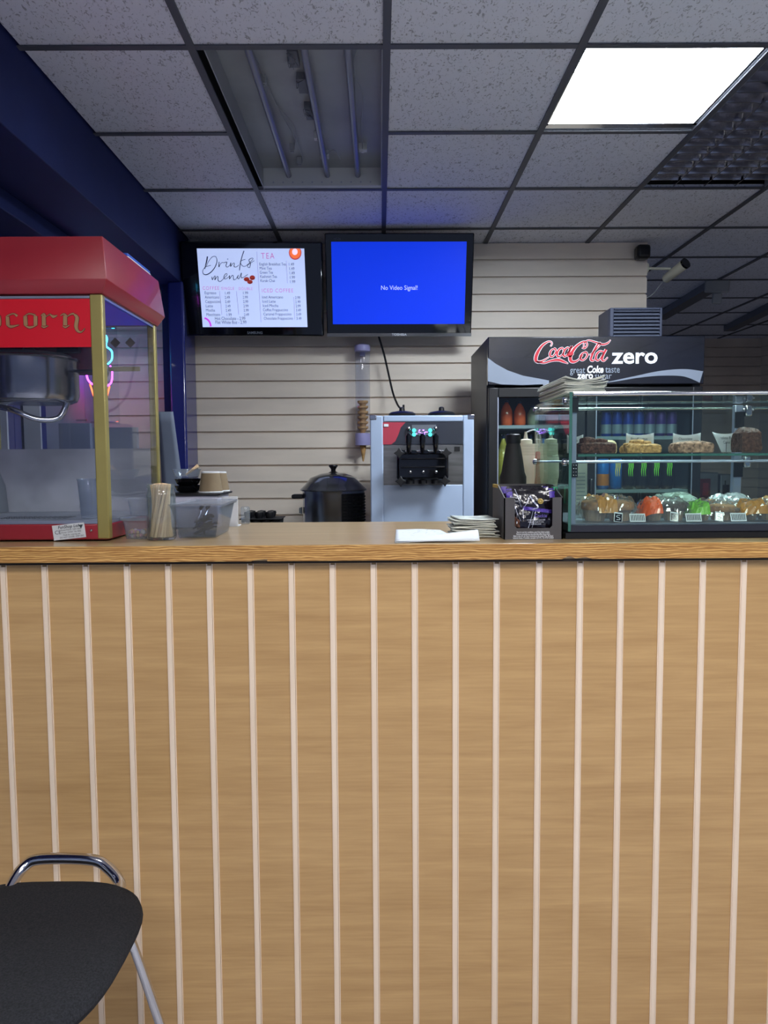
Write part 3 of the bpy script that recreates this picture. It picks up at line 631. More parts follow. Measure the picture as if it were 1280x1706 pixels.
# stack of muffin trays
p = at(438, 862, 3.55)
for k, (w_, zz) in enumerate(((.115, 1.03), (.10, 1.10))):
    t = thing('muffin_tray', (p.x, 3.55, zz), 'black non-stick muffin tray, %s of two stacked on the bench' % ('lower' if k == 0 else 'upper'), 'baking tray')
    B().box(p.x - w_, p.x + w_, 3.47, 3.63, zz + .065, zz + .07).build('rim', 'blackm', t, bevel=.002)
    b = B()
    for i in range(4):
        for j in range(2): b.lathe([(.02, 0), (.026, .066)], (p.x - w_ + .03 + i * (2 * w_ - .06) / 3, 3.51 + j * .08, zz + .0), 14)
    b.build('cups', 'blackm', t)
B().box(-.86, -.74, 3.5, 3.62, 1.03, 1.17).build('plastic_tub', 'plasc', label='small clear plastic tub beside the muffin trays on the bench', cat='tub', bevel=.01)
for i in range(6):
    xx = p.x - .06 + (i % 3) * .05; B().lathe([(.016, 0), (.022, .02), (.02, .03), (.0, .034)], (xx, 3.5 + (i // 3) * .08, 1.17), 12).build('small_black_pot', 'black', label='small black pot standing on the upper muffin tray, %s %s' % (('left', 'middle', 'right')[i % 3], ('front', 'back')[i // 3]), cat='pot', group='pots on the muffin trays')

# ------------------------------------------------------------------ fridge
YF = 3.5; fx0, fx1 = at(812, 650, YF).x, at(1170, 650, YF).x; zf = at(900, 562, YF).z; zh = at(900, 642, YF).z; YFb = YF + .62
t = thing('drinks_fridge', ((fx0 + fx1) / 2, YF + .3, 0), 'tall black drinks fridge with glass doors and a red and white lettered header', 'fridge'); FR = t
b = B(); b.box(fx0, fx0 + .04, YF + .02, YFb, .05, zf).box(fx1 - .04, fx1, YF + .02, YFb, .05, zf).box(fx0 + .04, fx1 - .04, YFb - .04, YFb, .05, zf).box(fx0 + .04, fx1 - .04, YF + .02, YFb - .04, zh - .0, zf).box(fx0 + .04, fx1 - .04, YF + .02, YFb - .04, .05, .3)
b.build('cabinet', mat('cabinet_black', (38, 40, 46), .4, var=.1, scale=6), t, bevel=.004)
B().box(fx0, fx1, YF - .02, YF + .02, zh, zf).build('header', 'header', t, bevel=.004)
HY = YF - .0205
def hp(x, y): q = at(x, y, HY); return (q.x, q.z)
def crop5(x, y): return hp(870 + x / 4.13, 555 + y / 4.13)
def hstrokes(b, ST, extra, dy):
    for pts, ws in ST: b.ribbon([crop5(*p) for p in pts], [(w_ + extra) / 4.13 * .00287 for w_ in ws], (0, HY - dy, 0), X_, Z_)
CC = [
 ([(196, 92), (206, 72), (196, 58), (172, 62), (135, 90), (104, 140), (94, 180), (108, 198), (140, 192), (185, 165)], [5, 7, 6, 9, 15, 22, 22, 16, 9, 4]),
 ([(100, 196), (150, 205), (200, 190), (250, 184), (285, 196), (318, 210)], [10, 9, 12, 18, 14, 2]),
 ([(228, 108), (205, 115), (192, 140), (196, 160), (214, 158), (232, 132), (230, 110), (218, 104)], [6, 9, 13, 12, 8, 10, 10, 6]),
 ([(284, 116), (278, 102), (256, 112), (242, 140), (246, 160), (264, 158), (292, 130)], [7, 8, 11, 13, 12, 8, 4]),
 ([(330, 108), (312, 100), (292, 118), (284, 146), (292, 160), (308, 150), (330, 112)], [8, 9, 12, 13, 11, 7, 5]),
 ([(342, 90), (324, 128), (318, 154), (334, 160), (356, 140)], [15, 15, 14, 8, 4]),
 ([(330, 100), (352, 92)], [8, 7]),
 ([(412, 100), (432, 104), (448, 82), (440, 62), (415, 62), (370, 95), (338, 145), (332, 182), (350, 198), (382, 188), (420, 150)], [6, 7, 8, 8, 10, 15, 21, 22, 16, 9, 4]),
 ([(432, 104), (425, 75), (455, 50), (505, 62), (555, 78), (590, 68), (610, 46)], [6, 6, 7, 9, 11, 9, 2]),
 ([(444, 132), (418, 138), (402, 162), (408, 184), (428, 182), (448, 156), (444, 134), (430, 128)], [6, 9, 13, 12, 8, 10, 10, 6]),
 ([(448, 150), (480, 140), (530, 90), (540, 70), (522, 76), (492, 130), (474, 178), (486, 190), (506, 176)], [4, 5, 6, 8, 10, 14, 14, 10, 4]),
 ([(560, 130), (538, 124), (516, 142), (508, 172), (518, 188), (536, 178), (560, 136)], [8, 9, 12, 13, 11, 7, 5]),
 ([(578, 112), (558, 152), (550, 182), (566, 190), (590, 166)], [15, 15, 14, 8, 4]),
]
b = B(); hstrokes(b, CC, 5, .0004); flatobj('script_outline', b, 'txtw', parent=t)
b = B(); hstrokes(b, CC, 0, .0010); flatobj('script_lettering', b, 'cokered', parent=t)
def htext(name, s_, x, y, hpx, m, bold=0, wpx=20, shear=0, d=.001):
    b = B(); q = hp(x, y); b.text(s_, hpx * .00287, (q[0], HY - d, q[1]), X_, Z_, bold=bold, fit=wpx * HY / FPX, shear=shear); flatobj(name, b, m, parent=t)
htext('zero_lettering', 'zero', 1058.5, 594, 36, 'txtw', .0022, 76)
htext('tagline_lettering', 'great', 962.5, 617, 15.5, 'txtg', .0003, 25); htext('tagline_coke', 'Coke', 991.5, 616, 16, 'txtw', .0014, 27, .15); htext('tagline_taste', 'taste', 1021, 616, 15.5, 'txtg', .0003, 24)
htext('tagline_zero', 'zero', 975.5, 626, 15, 'txtw', .0012, 26); htext('tagline_sugar', 'sugar', 1005, 626.5, 14.5, 'txtg', .0001, 28)
b = B()
P1 = [(813, 596), (826, 606), (846, 617), (872, 626), (900, 631), (915, 634), (915, 640), (870, 641.5), (835, 640.5), (813, 635)]
b.b.faces.new([b.b.verts.new((hp(*p)[0], HY - .0004, hp(*p)[1])) for p in P1])
b.ribbon([hp(*p) for p in ((905, 641), (960, 641), (1010, 637), (1060, 628), (1100, 622), (1140, 621), (1169, 628))], [.006, .006, .004, .010, .022, .034, .056], (0, HY - .0004, 0), X_, Z_)
flatobj('grey_wave', b, 'cokegrey', parent=t)
for fx_ in (fx0 + .06, fx1 - .06):
    for fy_ in (YF + .08, YFb - .08): B().cyl((fx_, fy_, 0), (fx_, fy_, .05), .03).build('foot', 'black', t)
# doors
xm = at(975, 700, YF).x; dz0, dz1 = .32, zh - .012
for k, (a, b_) in enumerate(((fx0 + .005, xm - .004), (xm + .004, fx1 - .005))):
    f = B(); w_ = .045
    f.box(a, a + w_, YF - .02, YF + .018, dz0, dz1).box(b_ - w_, b_, YF - .02, YF + .018, dz0, dz1).box(a + w_, b_ - w_, YF - .02, YF + .018, dz1 - w_, dz1).box(a + w_, b_ - w_, YF - .02, YF + .018, dz0, dz0 + w_)
    d = f.build('door', 'black', t, bevel=.003)
    B().box(a + w_, b_ - w_, YF - .005, YF + .002, dz0 + w_, dz1 - w_).build('door_glass', 'glass', d)
    B().box(a + w_ - .004, a + w_ + .001, YF - .022, YF - .019, dz0 + w_, dz1 - w_).box(b_ - w_ - .001, b_ - w_ + .003, YF - .022, YF - .019, dz0 + w_, dz1 - w_).build('door_bead', 'alu', d)
    B().box(b_ - .03 if k == 0 else a + .01, b_ - .01 if k == 0 else a + .03, YF - .05, YF - .02, 1.0, 1.35).build('handle', 'black', d, bevel=.006)
for xs in (fx1 - .1, fx1 - .085):
    b = B().box(xs, xs + .006, YFb - .06, YFb - .045, .32, dz1)
    b.build('shelf_rail', 'alu', t)
sh = [at(860, 712, YF + .03).z, at(860, 712, YF + .03).z - .27, at(860, 712, YF + .03).z - .55]
sh[0] = at(1050, 727, YF + .06).z; sh0L = at(860, 709, YF + .06).z; sh[1] = at(1050, 815, YF + .06).z
def shelf(x0, x1, z):
    b = B()
    for k in range(14): b.cyl((x0, YF + .03 + k * .035, z - .004), (x1, YF + .03 + k * .035, z - .004), .0025, seg=6)
    b.box(x0, x1, YF + .024, YF + .03, z - .016, z).build('shelf', 'shelfw', t)
for z in (sh0L, sh0L - .29, sh0L - .58): shelf(fx0 + .045, xm - .01, z)
for z in (sh[0], sh[1], sh[1] - .25): shelf(xm + .01, fx1 - .045, z)
# drinks
def can(x, y, z, h, r_, body, m2, label, group):
    t = thing('drink_can', (x, y, z), label, 'drink can', group)
    B().lathe([(r_ * .8, 0), (r_, .008), (r_, h - .014), (r_ * .86, h - .003), (r_ * .84, h), (r_ * .78, h - .003)], (x, y, z), 20).build('body', body, t)
    if m2[0] == 'band': B().lathe([(r_ + .0004, h * .12), (r_ + .0004, h * .5)], (x, y, z), 20, cap=(False, False)).build('lower_band', m2[1], t)
    if m2[0] == 'claw':
        b = B()
        for dx in (-.3, 0, .3):
            b.ribbon([(x + r_ * dx, z + h * .93), (x + r_ * (dx + .08), z + h * .75), (x + r_ * (dx - .02), z + h * .6), (x + r_ * (dx + .05), z + h * .42)], [.006, .0055, .004, .001], (0, y - r_ - .0006, 0), X_, Z_)
        flatobj('claw_mark', b, m2[1], parent=t)
    return t
blue = mat('can_blue', (24, 52, 150), .3, metal=.5); silver = mat('can_silver', (150, 156, 170), .3, metal=.7); purp = mat('can_violet', (70, 40, 120), .3, metal=.4)
blk = mat('can_black', (20, 22, 24), .3); grn = mat('claw_green', (130, 210, 60), .4); oran = mat('can_orange', (196, 110, 40), .3, metal=.3); lblue = mat('can_sky', (40, 110, 190), .3, metal=.4); ylw = mat('claw_yellow', (220, 190, 60), .4)
zc = sh[0]; hc = at(1050, 687, YF + .09).z - zc
for k in range(7):
    x = at(1010 + 18.2 * k, 700, YF + .09).x
    can(x, YF + .09, zc, hc, .0258, blue if k < 4 else purp, ('band', silver), '%s drink can on the upper right fridge shelf, %s of seven' % ('blue' if k < 4 else 'violet', ORD[k]), 'small cans on the upper fridge shelf')
z2 = sh[1]; h2 = at(1050, 764, YF + .09).z - z2
for k in range(6):
    x = at(1006 + 21.5 * k, 700, YF + .09).x
    can(x, YF + .09, z2, h2, .030, lblue if k < 2 else blk, ('claw', ylw if k < 2 else grn) if k else ('band', oran), '%s tall can on the second fridge shelf, %s of six' % ('blue' if k < 2 else 'black', ORD[k]), 'tall cans on the second fridge shelf')
def bottle(x, y, z, h, r_, liq, capm, label, group=None, name='drink_bottle'):
    t = thing(name, (x, y, z), label, 'bottle', group)
    B().lathe([(r_ * .85, 0), (r_, .01), (r_, h * .45), (r_ * .92, h * .6), (r_ * .6, h * .78), (r_ * .33, h * .88), (r_ * .3, h * .92)], (x, y, z), 20).build('body', liq, t)
    B().lathe([(r_ * .36, 0), (r_ * .36, h * .07), (r_ * .3, h * .075)], (x, y, z + h * .92), 16).build('cap', capm, t); return t
amber = mat('amber_drink', (196, 84, 44), .12, coat=.8); yel = mat('yellow_drink', (150, 140, 60), .15, coat=.8); clr = mat('pale_drink', (120, 128, 110), .15, coat=.8); navyc = mat('navy_cap', (20, 30, 70), .4)
for k, (x, m_, hh) in enumerate(((844, amber, 667), (866, amber, 669), (888, clr, 676))):
    q = at(x, 700, YF + .09); bottle(q.x, YF + .09, sh0L, at(x, hh, YF + .09).z - sh0L, .03, m_, navyc, '%s drink bottle on the top left fridge shelf, %s of three' % (('amber', 'amber', 'pale')[k], ORD[k]), 'bottles on the top fridge shelf')
for k, (x, m_) in enumerate(((839, yel), (862, yel), (884, clr), (906, lblue))):
    q = at(x, 700, YF + .12); bottle(q.x, YF + .12, sh0L - .29, .25, .031, m_, navyc, '%s drink bottle on the second left fridge shelf, %s of four' % (('yellow', 'yellow', 'pale', 'blue')[k], ORD[k]), 'bottles on the second fridge shelf')
for k, x in enumerate((916, 940)):
    q = at(x, 722, YF + .12); B().box(q.x - .032, q.x + .032, YF + .06, YF + .16, sh0L, sh0L + .075).build('drinks_pack', 'cokered', label='red shrink-wrapped drinks pack on the top left fridge shelf, %s one' % ('left' if k == 0 else 'right'), cat='drinks pack', bevel=.012)
# box grille standing on the fridge
gx0, gx1 = at(1016, 530, 3.9).x, at(1103, 530, 3.9).x; gz1 = at(1050, 513, 3.9).z
t = thing('air_heater', ((gx0 + gx1) / 2, 4.0, zf), 'grey louvred air heater box standing on top of the drinks fridge', 'heater')
B().box(gx0, gx1, 3.92, 4.1, zf, gz1).box(gx0, gx0 + .02, 3.89, 3.92, zf, gz1).box(gx1 - .012, gx1, 3.89, 3.92, zf, gz1).box(gx0 + .02, gx1 - .012, 3.89, 3.92, gz1 - .012, gz1).build('housing', mat('slate_plastic', (70, 76, 96), .5), t, bevel=.004)
nb = 11; 
for k in range(nb):
    z = zf + .01 + (gz1 - zf - .03) * k / (nb - 1)
    B().box(gx0 + .02, gx1 - .012, 0, .022, -.0015, .0015, Matrix.Translation((0, 3.892, z)) @ Matrix.Rotation(R(35), 4, 'X')).build('louvre', mat('louvre_grey_%d' % k, (104, 110, 128), .4), t)
# CCTV and sensor
q = at(1071, 418, 4.37); s0, s1, z0, z1 = at(1060, 432, 4.37), at(1083, 408, 4.37), 0, 0
B().box(s0.x, s1.x, 4.34, 4.418, s0.z, s1.z).build('motion_sensor', 'black', label='small black box sensor at the top right corner of the slat wall', cat='sensor', bevel=.018)
we = at(1078, 480, YB).x; q0 = Vector((we, 4.45, at(1080, 447, 4.45).z)); q1 = at(1118, 448, 4.4)
t = thing('security_camera', tuple(q0), 'cream security camera on an arm at the end of the slat wall', 'security camera')
B().lathe([(.03, 0), (.03, .012), (.012, .02)], (0, 0, 0), 18, m=Matrix.Translation(q0) @ Matrix.Rotation(R(90), 4, 'Y')).build('wall_plate', 'cap', t)
B().cyl(q0 + X_ * .01, q1, .008).build('arm', 'cap', t)
c0_, c1_ = at(1108, 466, 4.45), at(1141, 440, 4.32); B().tube([c0_, c0_ + (c1_ - c0_) * .05, c1_], [.02, .026, .03], 16).build('camera_body', 'cap', t)
B().tube([c1_, c1_ + (c1_ - c0_).normalized() * .012], [.032, .032], 16).build('lens', 'blackg', t)
B().tube(smooth3([at(1078, 497, 4.46), at(1090, 488, 4.46), at(1100, 475, 4.46), c0_]), .003, 6).build('cable', 'fix', t)
# dim tracks and battens on the far ceiling
for k, (p0, p1, lab) in enumerate((((1100, 533), (1190, 481), 'dim batten light on the far ceiling with a white T bracket'), ((1215, 552), (1290, 515), 'dim batten light on the far ceiling at the right edge'))):
    A_, B_ = at(*p0, Z=ZC - .05), at(*p1, Z=ZC - .05); t = thing('batten_light', tuple((A_ + B_) / 2 + Z_ * .05), lab, 'ceiling light')
    d = (B_ - A_); nrm = Vector((-d.y, d.x, 0)).normalized() * .05
    B().hexa([A_ - nrm, B_ - nrm, B_ + nrm, A_ + nrm], [A_ - nrm + Z_ * .055, B_ - nrm + Z_ * .055, B_ + nrm + Z_ * .055, A_ + nrm + Z_ * .055]).build('body', mat('batten_grey_%d' % k, (90, 94, 104), .5), t)
    if k == 0: B().box(B_.x - .09, B_.x + .09, B_.y - .06, B_.y - .04, B_.z - .04, B_.z + .05).box(B_.x - .035, B_.x + .035, B_.y - .06, B_.y - .04, B_.z - .12, B_.z - .04).build('bracket', 'fix', t, bevel=.01)
# far room furniture seen through the case
q0, q1 = at(1155, 800, 7.2), at(1200, 720, 7.2)
def far_shelf(xa, xb, ya, yb, Y, label, m1, m2):
    p0, p1 = at(xa, yb, Y), at(xb, ya, Y); t = thing('snack_machine', ((p0.x + p1.x) / 2, Y + .2, 0), label, 'vending machine')
    B().box(p0.x, p1.x, Y, Y + .5, 0, p1.z).build('cabinet', 'steelm', t, bevel=.01)
    B().box(p0.x + .05, p1.x - .08, Y - .006, Y, .6, p1.z - .06).build('front_panel', m1, t); B().box(p0.x + .08, p1.x - .1, Y - .012, Y - .006, p1.z - .22, p1.z - .1).build('top_sign', m2, t)
rd = mat('machine_red', (120, 40, 50), .4); far_shelf(1155, 1198, 787, 870, 7.0, 'distant red and steel vending machine seen through the display case', rd, mat('sign_red', (180, 60, 70), .4))
far_shelf(1199, 1222, 790, 870, 7.0, 'distant black vending machine beside the red one', 'blackg', 'black')

# ------------------------------------------------------------------ display case
YC0, YC1 = 1.835, 2.24; cx0 = at(947, 880, YC0).x; cx1 = 1.42; zt = at(1100, 655, YC0).z; zb1, zb0 = at(1000, 874, YC0).z, ZT + .012
ZS = at(1100, 756, YC0 + .03).z
t = thing('display_case', ((cx0 + cx1) / 2, (YC0 + YC1) / 2, ZT), 'glass countertop cake display case with chrome rails on a dark base', 'display case')
B().box(cx0 + .004, cx1, YC0 + .006, YC1, ZT + .016, zb1).build('base', mat('slate_metal', (64, 66, 76), .35, metal=.5), t, bevel=.002)
B().box(cx0 - .006, cx1, YC0 + .0, YC1 + .01, ZT + .001, ZT + .0155).build('plinth', 'black', t)
B().box(cx0 + .006, cx1, YC0 + .008, YC1 - .01, zb1 + .0002, zb1 + .0015).build('base_liner', 'alu', t)
def pane(nm, a, b_, c, d, e, f): return B().box(a, b_, c, d, e, f).build(nm, 'glass', t)
pane('front_glass', cx0 + .006, cx1, YC0 + .001, YC0 + .005, zb1 - .002, zt - .004)
pane('side_glass', cx0 - .001, cx0 + .005, YC0 - .002, YC1, ZT + .02, zt)
pane('top_glass', cx0 + .006, cx1, YC0 + .001, YC1, zt - .003, zt + .003)
pane('rear_glass', cx0 + .006, cx1, YC1 - .02, YC1 - .015, zb1 + .002, zt - .004)
B().box(cx0 - .0015, cx0 + .0055, YC0 - .0045, YC0 - .0022, ZT + .02, zt + .003).box(cx0 - .001, cx0 + .005, YC0, YC0 + .003, zt - .0035, zt + .004).build('side_glass_edge', 'gedge', t)
sg = pane('shelf_glass', cx0 + .03, cx1, YC0 + .03, YC1 - .03, ZS - .006, ZS)
B().box(cx0 + .03, cx1, YC0 + .0285, YC0 + .0298, ZS - .006, ZS).build('shelf_edge', 'gedge', t)
B().cyl((cx0 + .008, YC0 - .002, zt - .001), (cx1, YC0 - .002, zt - .001), .0055).build('front_top_rail', 'chrome', t)
B().cyl((cx0 + .01, YC1 - .01, zt - .012), (cx1, YC1 - .01, zt - .012), .0042).build('rear_top_rail', 'chrome', t)
B().cyl((cx0 + .01, YC1 - .03, ZS - .02), (cx1, YC1 - .03, ZS - .02), .0032).build('rear_shelf_rail', 'alu', t)
B().cyl((cx0 + .01, YC0 + .04, ZS - .02), (cx1, YC0 + .04, ZS - .02), .003).build('front_shelf_rail', 'alu', t)
b = B(); b.box(cx0 + .009, cx0 + .022, YC0 + .012, YC0 + .03, zb1 + .001, zt - .006).build('corner_post', 'alu', t, bevel=.002)
b = B(); b.box(cx0 + .009, cx0 + .024, YC0 + .006, YC0 + .012, zt - .046, zt - .008).build('upper_hinge_plate', 'black', t)
b = B(); b.box(cx0 + .009, cx0 + .024, YC0 + .006, YC0 + .012, ZS - .058, ZS - .022).build('shelf_bracket_plate', 'black', t)
b = B()
for i in range(2):
    for j in range(4): b.sphere((cx0 + .0135 + i * .006, YC0 + .0055, ZS - .053 + j * .0085), .0016, 8)
b.build('screws', 'chrome', t)
xp = at(1229, 700, YC1 - .04).x; B().box(xp - .012, xp + .012, YC1 - .05, YC1 - .03, zb1 + .001, zt - .006).build('rear_post', 'alu', t, bevel=.002)
for z in (zt - .05, ZS - .045): B().box(xp - .013, xp + .013, YC1 - .056, YC1 - .05, z - .024, z + .024).build('post_bracket', 'black', t)
for px0, pz in ((cx0 - .002, zt - .016), (cx0 - .002, ZS - .02)):
    for yy in (YC0 + .02, YC1 - .03): B().lathe([(.009, 0), (.009, .008), (.004, .011)], (0, 0, 0), 14, m=Matrix.Translation((px0, yy, pz)) @ Matrix.Rotation(R(-90), 4, 'Y')).build('glass_clamp', 'chrome', t)
for z in (zt - .02, ZS - .02): B().box(xp + .01, xp + .03, YC1 - .07, YC1 - .05, z - .02, z + .012).cyl((xp + .005, YC1 - .06, z), (xp + .04, YC1 - .06, z), .004).build('rail_clamp', 'chrome', t, bevel=.004)

# cakes
def lump(name, c, rx, ry, h, m, label, cat, group=None, seed=1, box=False, parent=None, amp=.16, seg=26):
    random.seed(seed); b = B(); rs = []; N_ = seg
    from mathutils import noise
    prof = [(0.96, 0), (1.0, .12), (1.02, .5), (.97, .8), (.82, .95), (.5, 1.02), (.2, 1.04), (.02, 1.04)]
    for r_, z in prof:
        ring = []
        for i in range(N_):
            a = 2 * math.pi * i / N_; ca, sa = math.cos(a), math.sin(a)
            k = 1.0
            if box: k = min(1 / max(abs(ca), 1e-3), 1 / max(abs(sa), 1e-3)); k = min(k, 1.32) * .86
            p = Vector((c[0] + rx * r_ * ca * k, c[1] + ry * r_ * sa * k, c[2] + h * z))
            d = noise.noise(p * 60 + Vector((seed, 0, 0))) + .5 * noise.noise(p * 140)
            if z > .01: p += Vector((ca, sa, .6)) * d * amp * h
            p.z = max(p.z, c[2]); ring.append(p)
        rs.append(ring)
    b.rings(rs, (True, True)); o = b.build(name, m, parent)
    if parent is None: tag(o, label, cat, group)
    return o
choc = mat('chocolate_crumb', (84, 58, 48), .75, var=.35, scale=160, bump=1.0, bscale=220, spec=.15); cara = mat('caramel_crumb', (182, 140, 88), .7, var=.25, scale=120, bump=1.0, bscale=180, spec=.15)
rocky = mat('rocky_mix', (150, 118, 98), .7, var=.4, scale=110, bump=1.0, bscale=150, spec=.15); cream = mat('pale_cream', (224, 206, 156), .7, bump=.5, scale=90)
dchoc = mat('dark_chocolate', (84, 60, 50), .5, var=.3, scale=140, bump=1, bscale=200, spec=.15)
YQ = YC0 + .11
def gp(x): return at(x, 750, YQ).x
pxm = YQ / FPX
def cake(name, x0, x1, ytop, m, label, seed, tops, box=True):
    xa, xb = gp(x0), gp(x1); h = at(640, ytop, YQ).z - ZS; cx = (xa + xb) / 2
    t = thing(name, (cx, YQ, ZS), label, 'cake'); lump('slab', (cx, YQ, ZS + .003), (xb - xa) / 2, .04, h, m, '', '', parent=t, seed=seed, box=box, amp=.1)
    for (x, y, r_, mm) in tops:
        q = at(x, y, YQ); lump('topping_chunk', (q.x, YQ - .005, ZS + h * .7), r_, r_, max(q.z - ZS - h * .7, .008), mm, '', '', parent=t, seed=seed + int(x), amp=.12, seg=14)
    return t
cake('chocolate_cake', 957, 1026, 741, choc, 'dark chocolate brownie piece with chunky top, leftmost on the glass shelf', 3, ((978, 729, .020, choc), (1000, 731, .018, choc), (990, 735, .016, choc)))
t = cake('cream_cake', 1015, 1034, 737, cream, 'strip of pale cream cake peeking out behind the dark brownie', 9, ()); t.location.y += .055
cake('biscuit_slice', 1034, 1100, 744, cara, 'golden caramel biscuit slice in front of a price card', 5, ((1060, 733, .020, cara), (1074, 735, .016, cara), (1048, 738, .016, cara)))
cake('chocolate_slice', 1117, 1186, 741, rocky, 'pale brown rocky chocolate slice with dark chips on top', 6, ((1150, 735, .012, dchoc), (1158, 734, .010, dchoc), (1141, 737, .010, dchoc), (1166, 736, .009, dchoc)))
cake('fudge_cake', 1225, 1261, 720, dchoc, 'tall dark cube of chocolate fudge cake at the right of the shelf', 8, ())
def card(x0, x1, y0, y1, lines, label, dy=.05, lean=0):
    Yk_ = YQ + dy; p0, p1 = at(x0, y1, Yk_), at(x1, y0, Yk_); h = p1.z - ZS - .004; w_ = p1.x - p0.x
    t = thing('price_card', ((p0.x + p1.x) / 2, Yk_, ZS), label, 'price card')
    def fn(a, c_): return Vector((p0.x + w_ * a + lean * w_ * (1 - c_) * (1 - a), Yk_ + .012 * (1 - (2 * a - 1) ** 2), ZS + .004 + h * c_ - .006 * (1 - (2 * a - 1) ** 2) * c_))
    B().sheet(fn, 10, 4).build('card', 'white', t, solid=.0006)
    b = B()
    for k, s_ in enumerate(lines): b.text(s_, .0105 if k < 2 else .006, fn(.5, .78 - .24 * k) - Y_ * .0022, (1, 0, 0), Z_, sxx=.85)
    # wrap lettering onto the curved card
    for v_ in b.b.verts:
        a = (v_.co.x - p0.x) / w_; v_.co.y = Yk_ + .012 * (1 - (2 * a - 1) ** 2) - .0012
    flatobj('lettering', b, 'ink', parent=t)
    xm_ = (p0.x + p1.x) / 2; B().tube(smooth3([(xm_ - .015, Yk_ - .02, ZS + .002), (xm_, Yk_ - .01, ZS + .002), (xm_ + .005, Yk_ + .008, ZS + .004), (xm_ + .005, Yk_ + .009, ZS + .03)]), .001, 6).build('wire_holder', 'chrome', t)
card(945, 972, 724, 755, ['Cake'], 'white price card at the far left, behind the dark brownie')
card(1043, 1090, 721, 755, ['Biscoff Lotus', 'Slice'], 'white curved price card behind the golden caramel slice')
card(1121, 1168, 721, 755, ['Chocolate', 'Rocky'], 'white curved price card behind the rocky chocolate slice')
card(1186, 1234, 719, 755, ['Chocolate Fudge', 'Cake'], 'white curved price card left of the tall fudge cake', lean=.35)
# wrapped muffins on the base
muff = mat('muffin_brown', (176, 122, 66), .7, var=.18, scale=60, bump=.5, bscale=80); muffd = mat('muffin_dark', (70, 48, 42), .7, var=.2, scale=60, bump=.5, bscale=80)
caseb = mat('case_tan', (180, 150, 120), .7)
def muffin_pack(x, yfront, wpx, htop, foil, cake_m, lab, label, seed, dy=0):
    """clear ribbed tray with film, a coloured flap and a small black badge label"""
    from mathutils import noise
    Yc_ = YC0 + .085 + dy; q = at(x, 840, Yc_); w_ = wpx * .90 * Yc_ / FPX / 2; z0 = zb1 + .002; h = max(at(x, htop, Yc_).z - z0, .03); cx = q.x; d_ = .052
    t = thing('wrapped_muffin', (cx, Yc_, z0), label, 'packaged muffin', 'packaged muffins in the case base')
    for s_ in (-.42, .42):
        b = B(); rs = []
        for r_, z in ((.62, 0), (.8, .5)):
            rs.append([(cx + s_ * w_ * 1.05 + w_ * .5 * r_ * (1 + .05 * (i % 2)) * math.cos(2 * math.pi * i / 36), Yc_ + d_ * .8 * r_ * (1 + .05 * (i % 2)) * math.sin(2 * math.pi * i / 36), z0 + .001 + h * z) for i in range(36)])
        b.rings(rs, (True, True)).build('ribbed_cup', caseb, t, smooth=False)
        lump('muffin_top', (cx + s_ * w_ * 1.05, Yc_, z0 + h * .46), w_ * .48, d_ * .85, h * .36, cake_m, '', '', parent=t, seed=seed + int(s_ * 10), amp=.06)
    fl = B()
    def fn(a, c_):
        ang = math.pi * c_; x_ = cx + w_ * (2 * a - 1) * (1.02 + .05 * math.sin(ang)); end = abs(2 * a - 1) ** 6
        hh = h * (1 - .72 * end); p = Vector((x_, Yc_ - math.cos(ang) * d_ * 1.1 * (1 - .3 * end), z0 + .001 + hh * math.sin(ang) ** .62))
        n_ = noise.noise(p * 60 + Vector((seed, 3, 1))) + .6 * noise.noise(p * 150); p += Vector((0, math.cos(ang) * -1, math.sin(ang))) * n_ * .010 * math.sin(ang); return p
    fl.sheet(fn, 34, 22); fl.build('film', 'film', t, smooth=False)
    if foil:
        f2 = B(); side, wd_ = foil[1], foil[2]
        def fn2(a, c_):
            aa = (side + wd_ * a); p = fn(min(max(aa, 0), 1), .06 + c_ * .55); return p + Vector((0, -.0015, .0008))
        f2.sheet(fn2, 8, 8); f2.build('coloured_flap', foil[0], t, smooth=False)
    if lab:
        lx_ = cx + w_ * lab; b = B(); yy = Yc_ - d_ * 1.1 - .006; mm = Matrix.Translation((lx_, yy, z0 + .0145)) @ Matrix.Rotation(R(-18), 4, 'X') @ Matrix.Rotation(R(8), 4, 'Y')
        lb = b.box(-.0105, .0105, -.0006, 0, -.0125, .0125, mm).build('badge_label', 'txtw', t)
        B().box(-.009, .009, -.0012, -.0006, -.011, .009, mm).build('badge_print', 'blackg', lb)
        b = B(); b.ribbon([(.004, .005), (-.003, .004), (-.004, 0), (.003, -.002), (.004, -.006), (-.004, -.007)], [.0012] * 6, (0, 0, 0), X_, Z_)
        for v_ in b.b.verts: v_.co = mm @ (v_.co + Vector((0, -.0015, 0)))
        flatobj('badge_swirl', b, 'txtw', parent=lb)
        b = B(); mm2 = Matrix.Translation((lx_ + .05, yy + .002, z0 + .0125)) @ Matrix.Rotation(R(-22), 4, 'X')
        tl_ = b.box(-.02, .02, -.0006, 0, -.011, .011, mm2).build('info_label', 'txtw', t)
        b = B()
        for k in range(9): b.box(-.017 + k * .004, -.015 + k * .004, -.0012, -.0006, -.008, .008, mm2)
        b.build('info_print', 'ink', tl_)
    return t
F1 = mat('flap_ochre', (176, 120, 50), .35, coat=.6); F2 = mat('flap_orange', (222, 88, 30), .35, coat=.6); F3 = mat('flap_green', (120, 190, 70), .35, coat=.6); F4 = mat('flap_mint', (160, 176, 164), .4, coat=.6); F5 = mat('flap_silver', (170, 170, 174), .35, coat=.6)
muffin_pack(1012, 0, 104, 826, (F1, .25, .32), muff, .12, 'wrapped pale muffins with ochre flap and square black badge, at left front', 1)
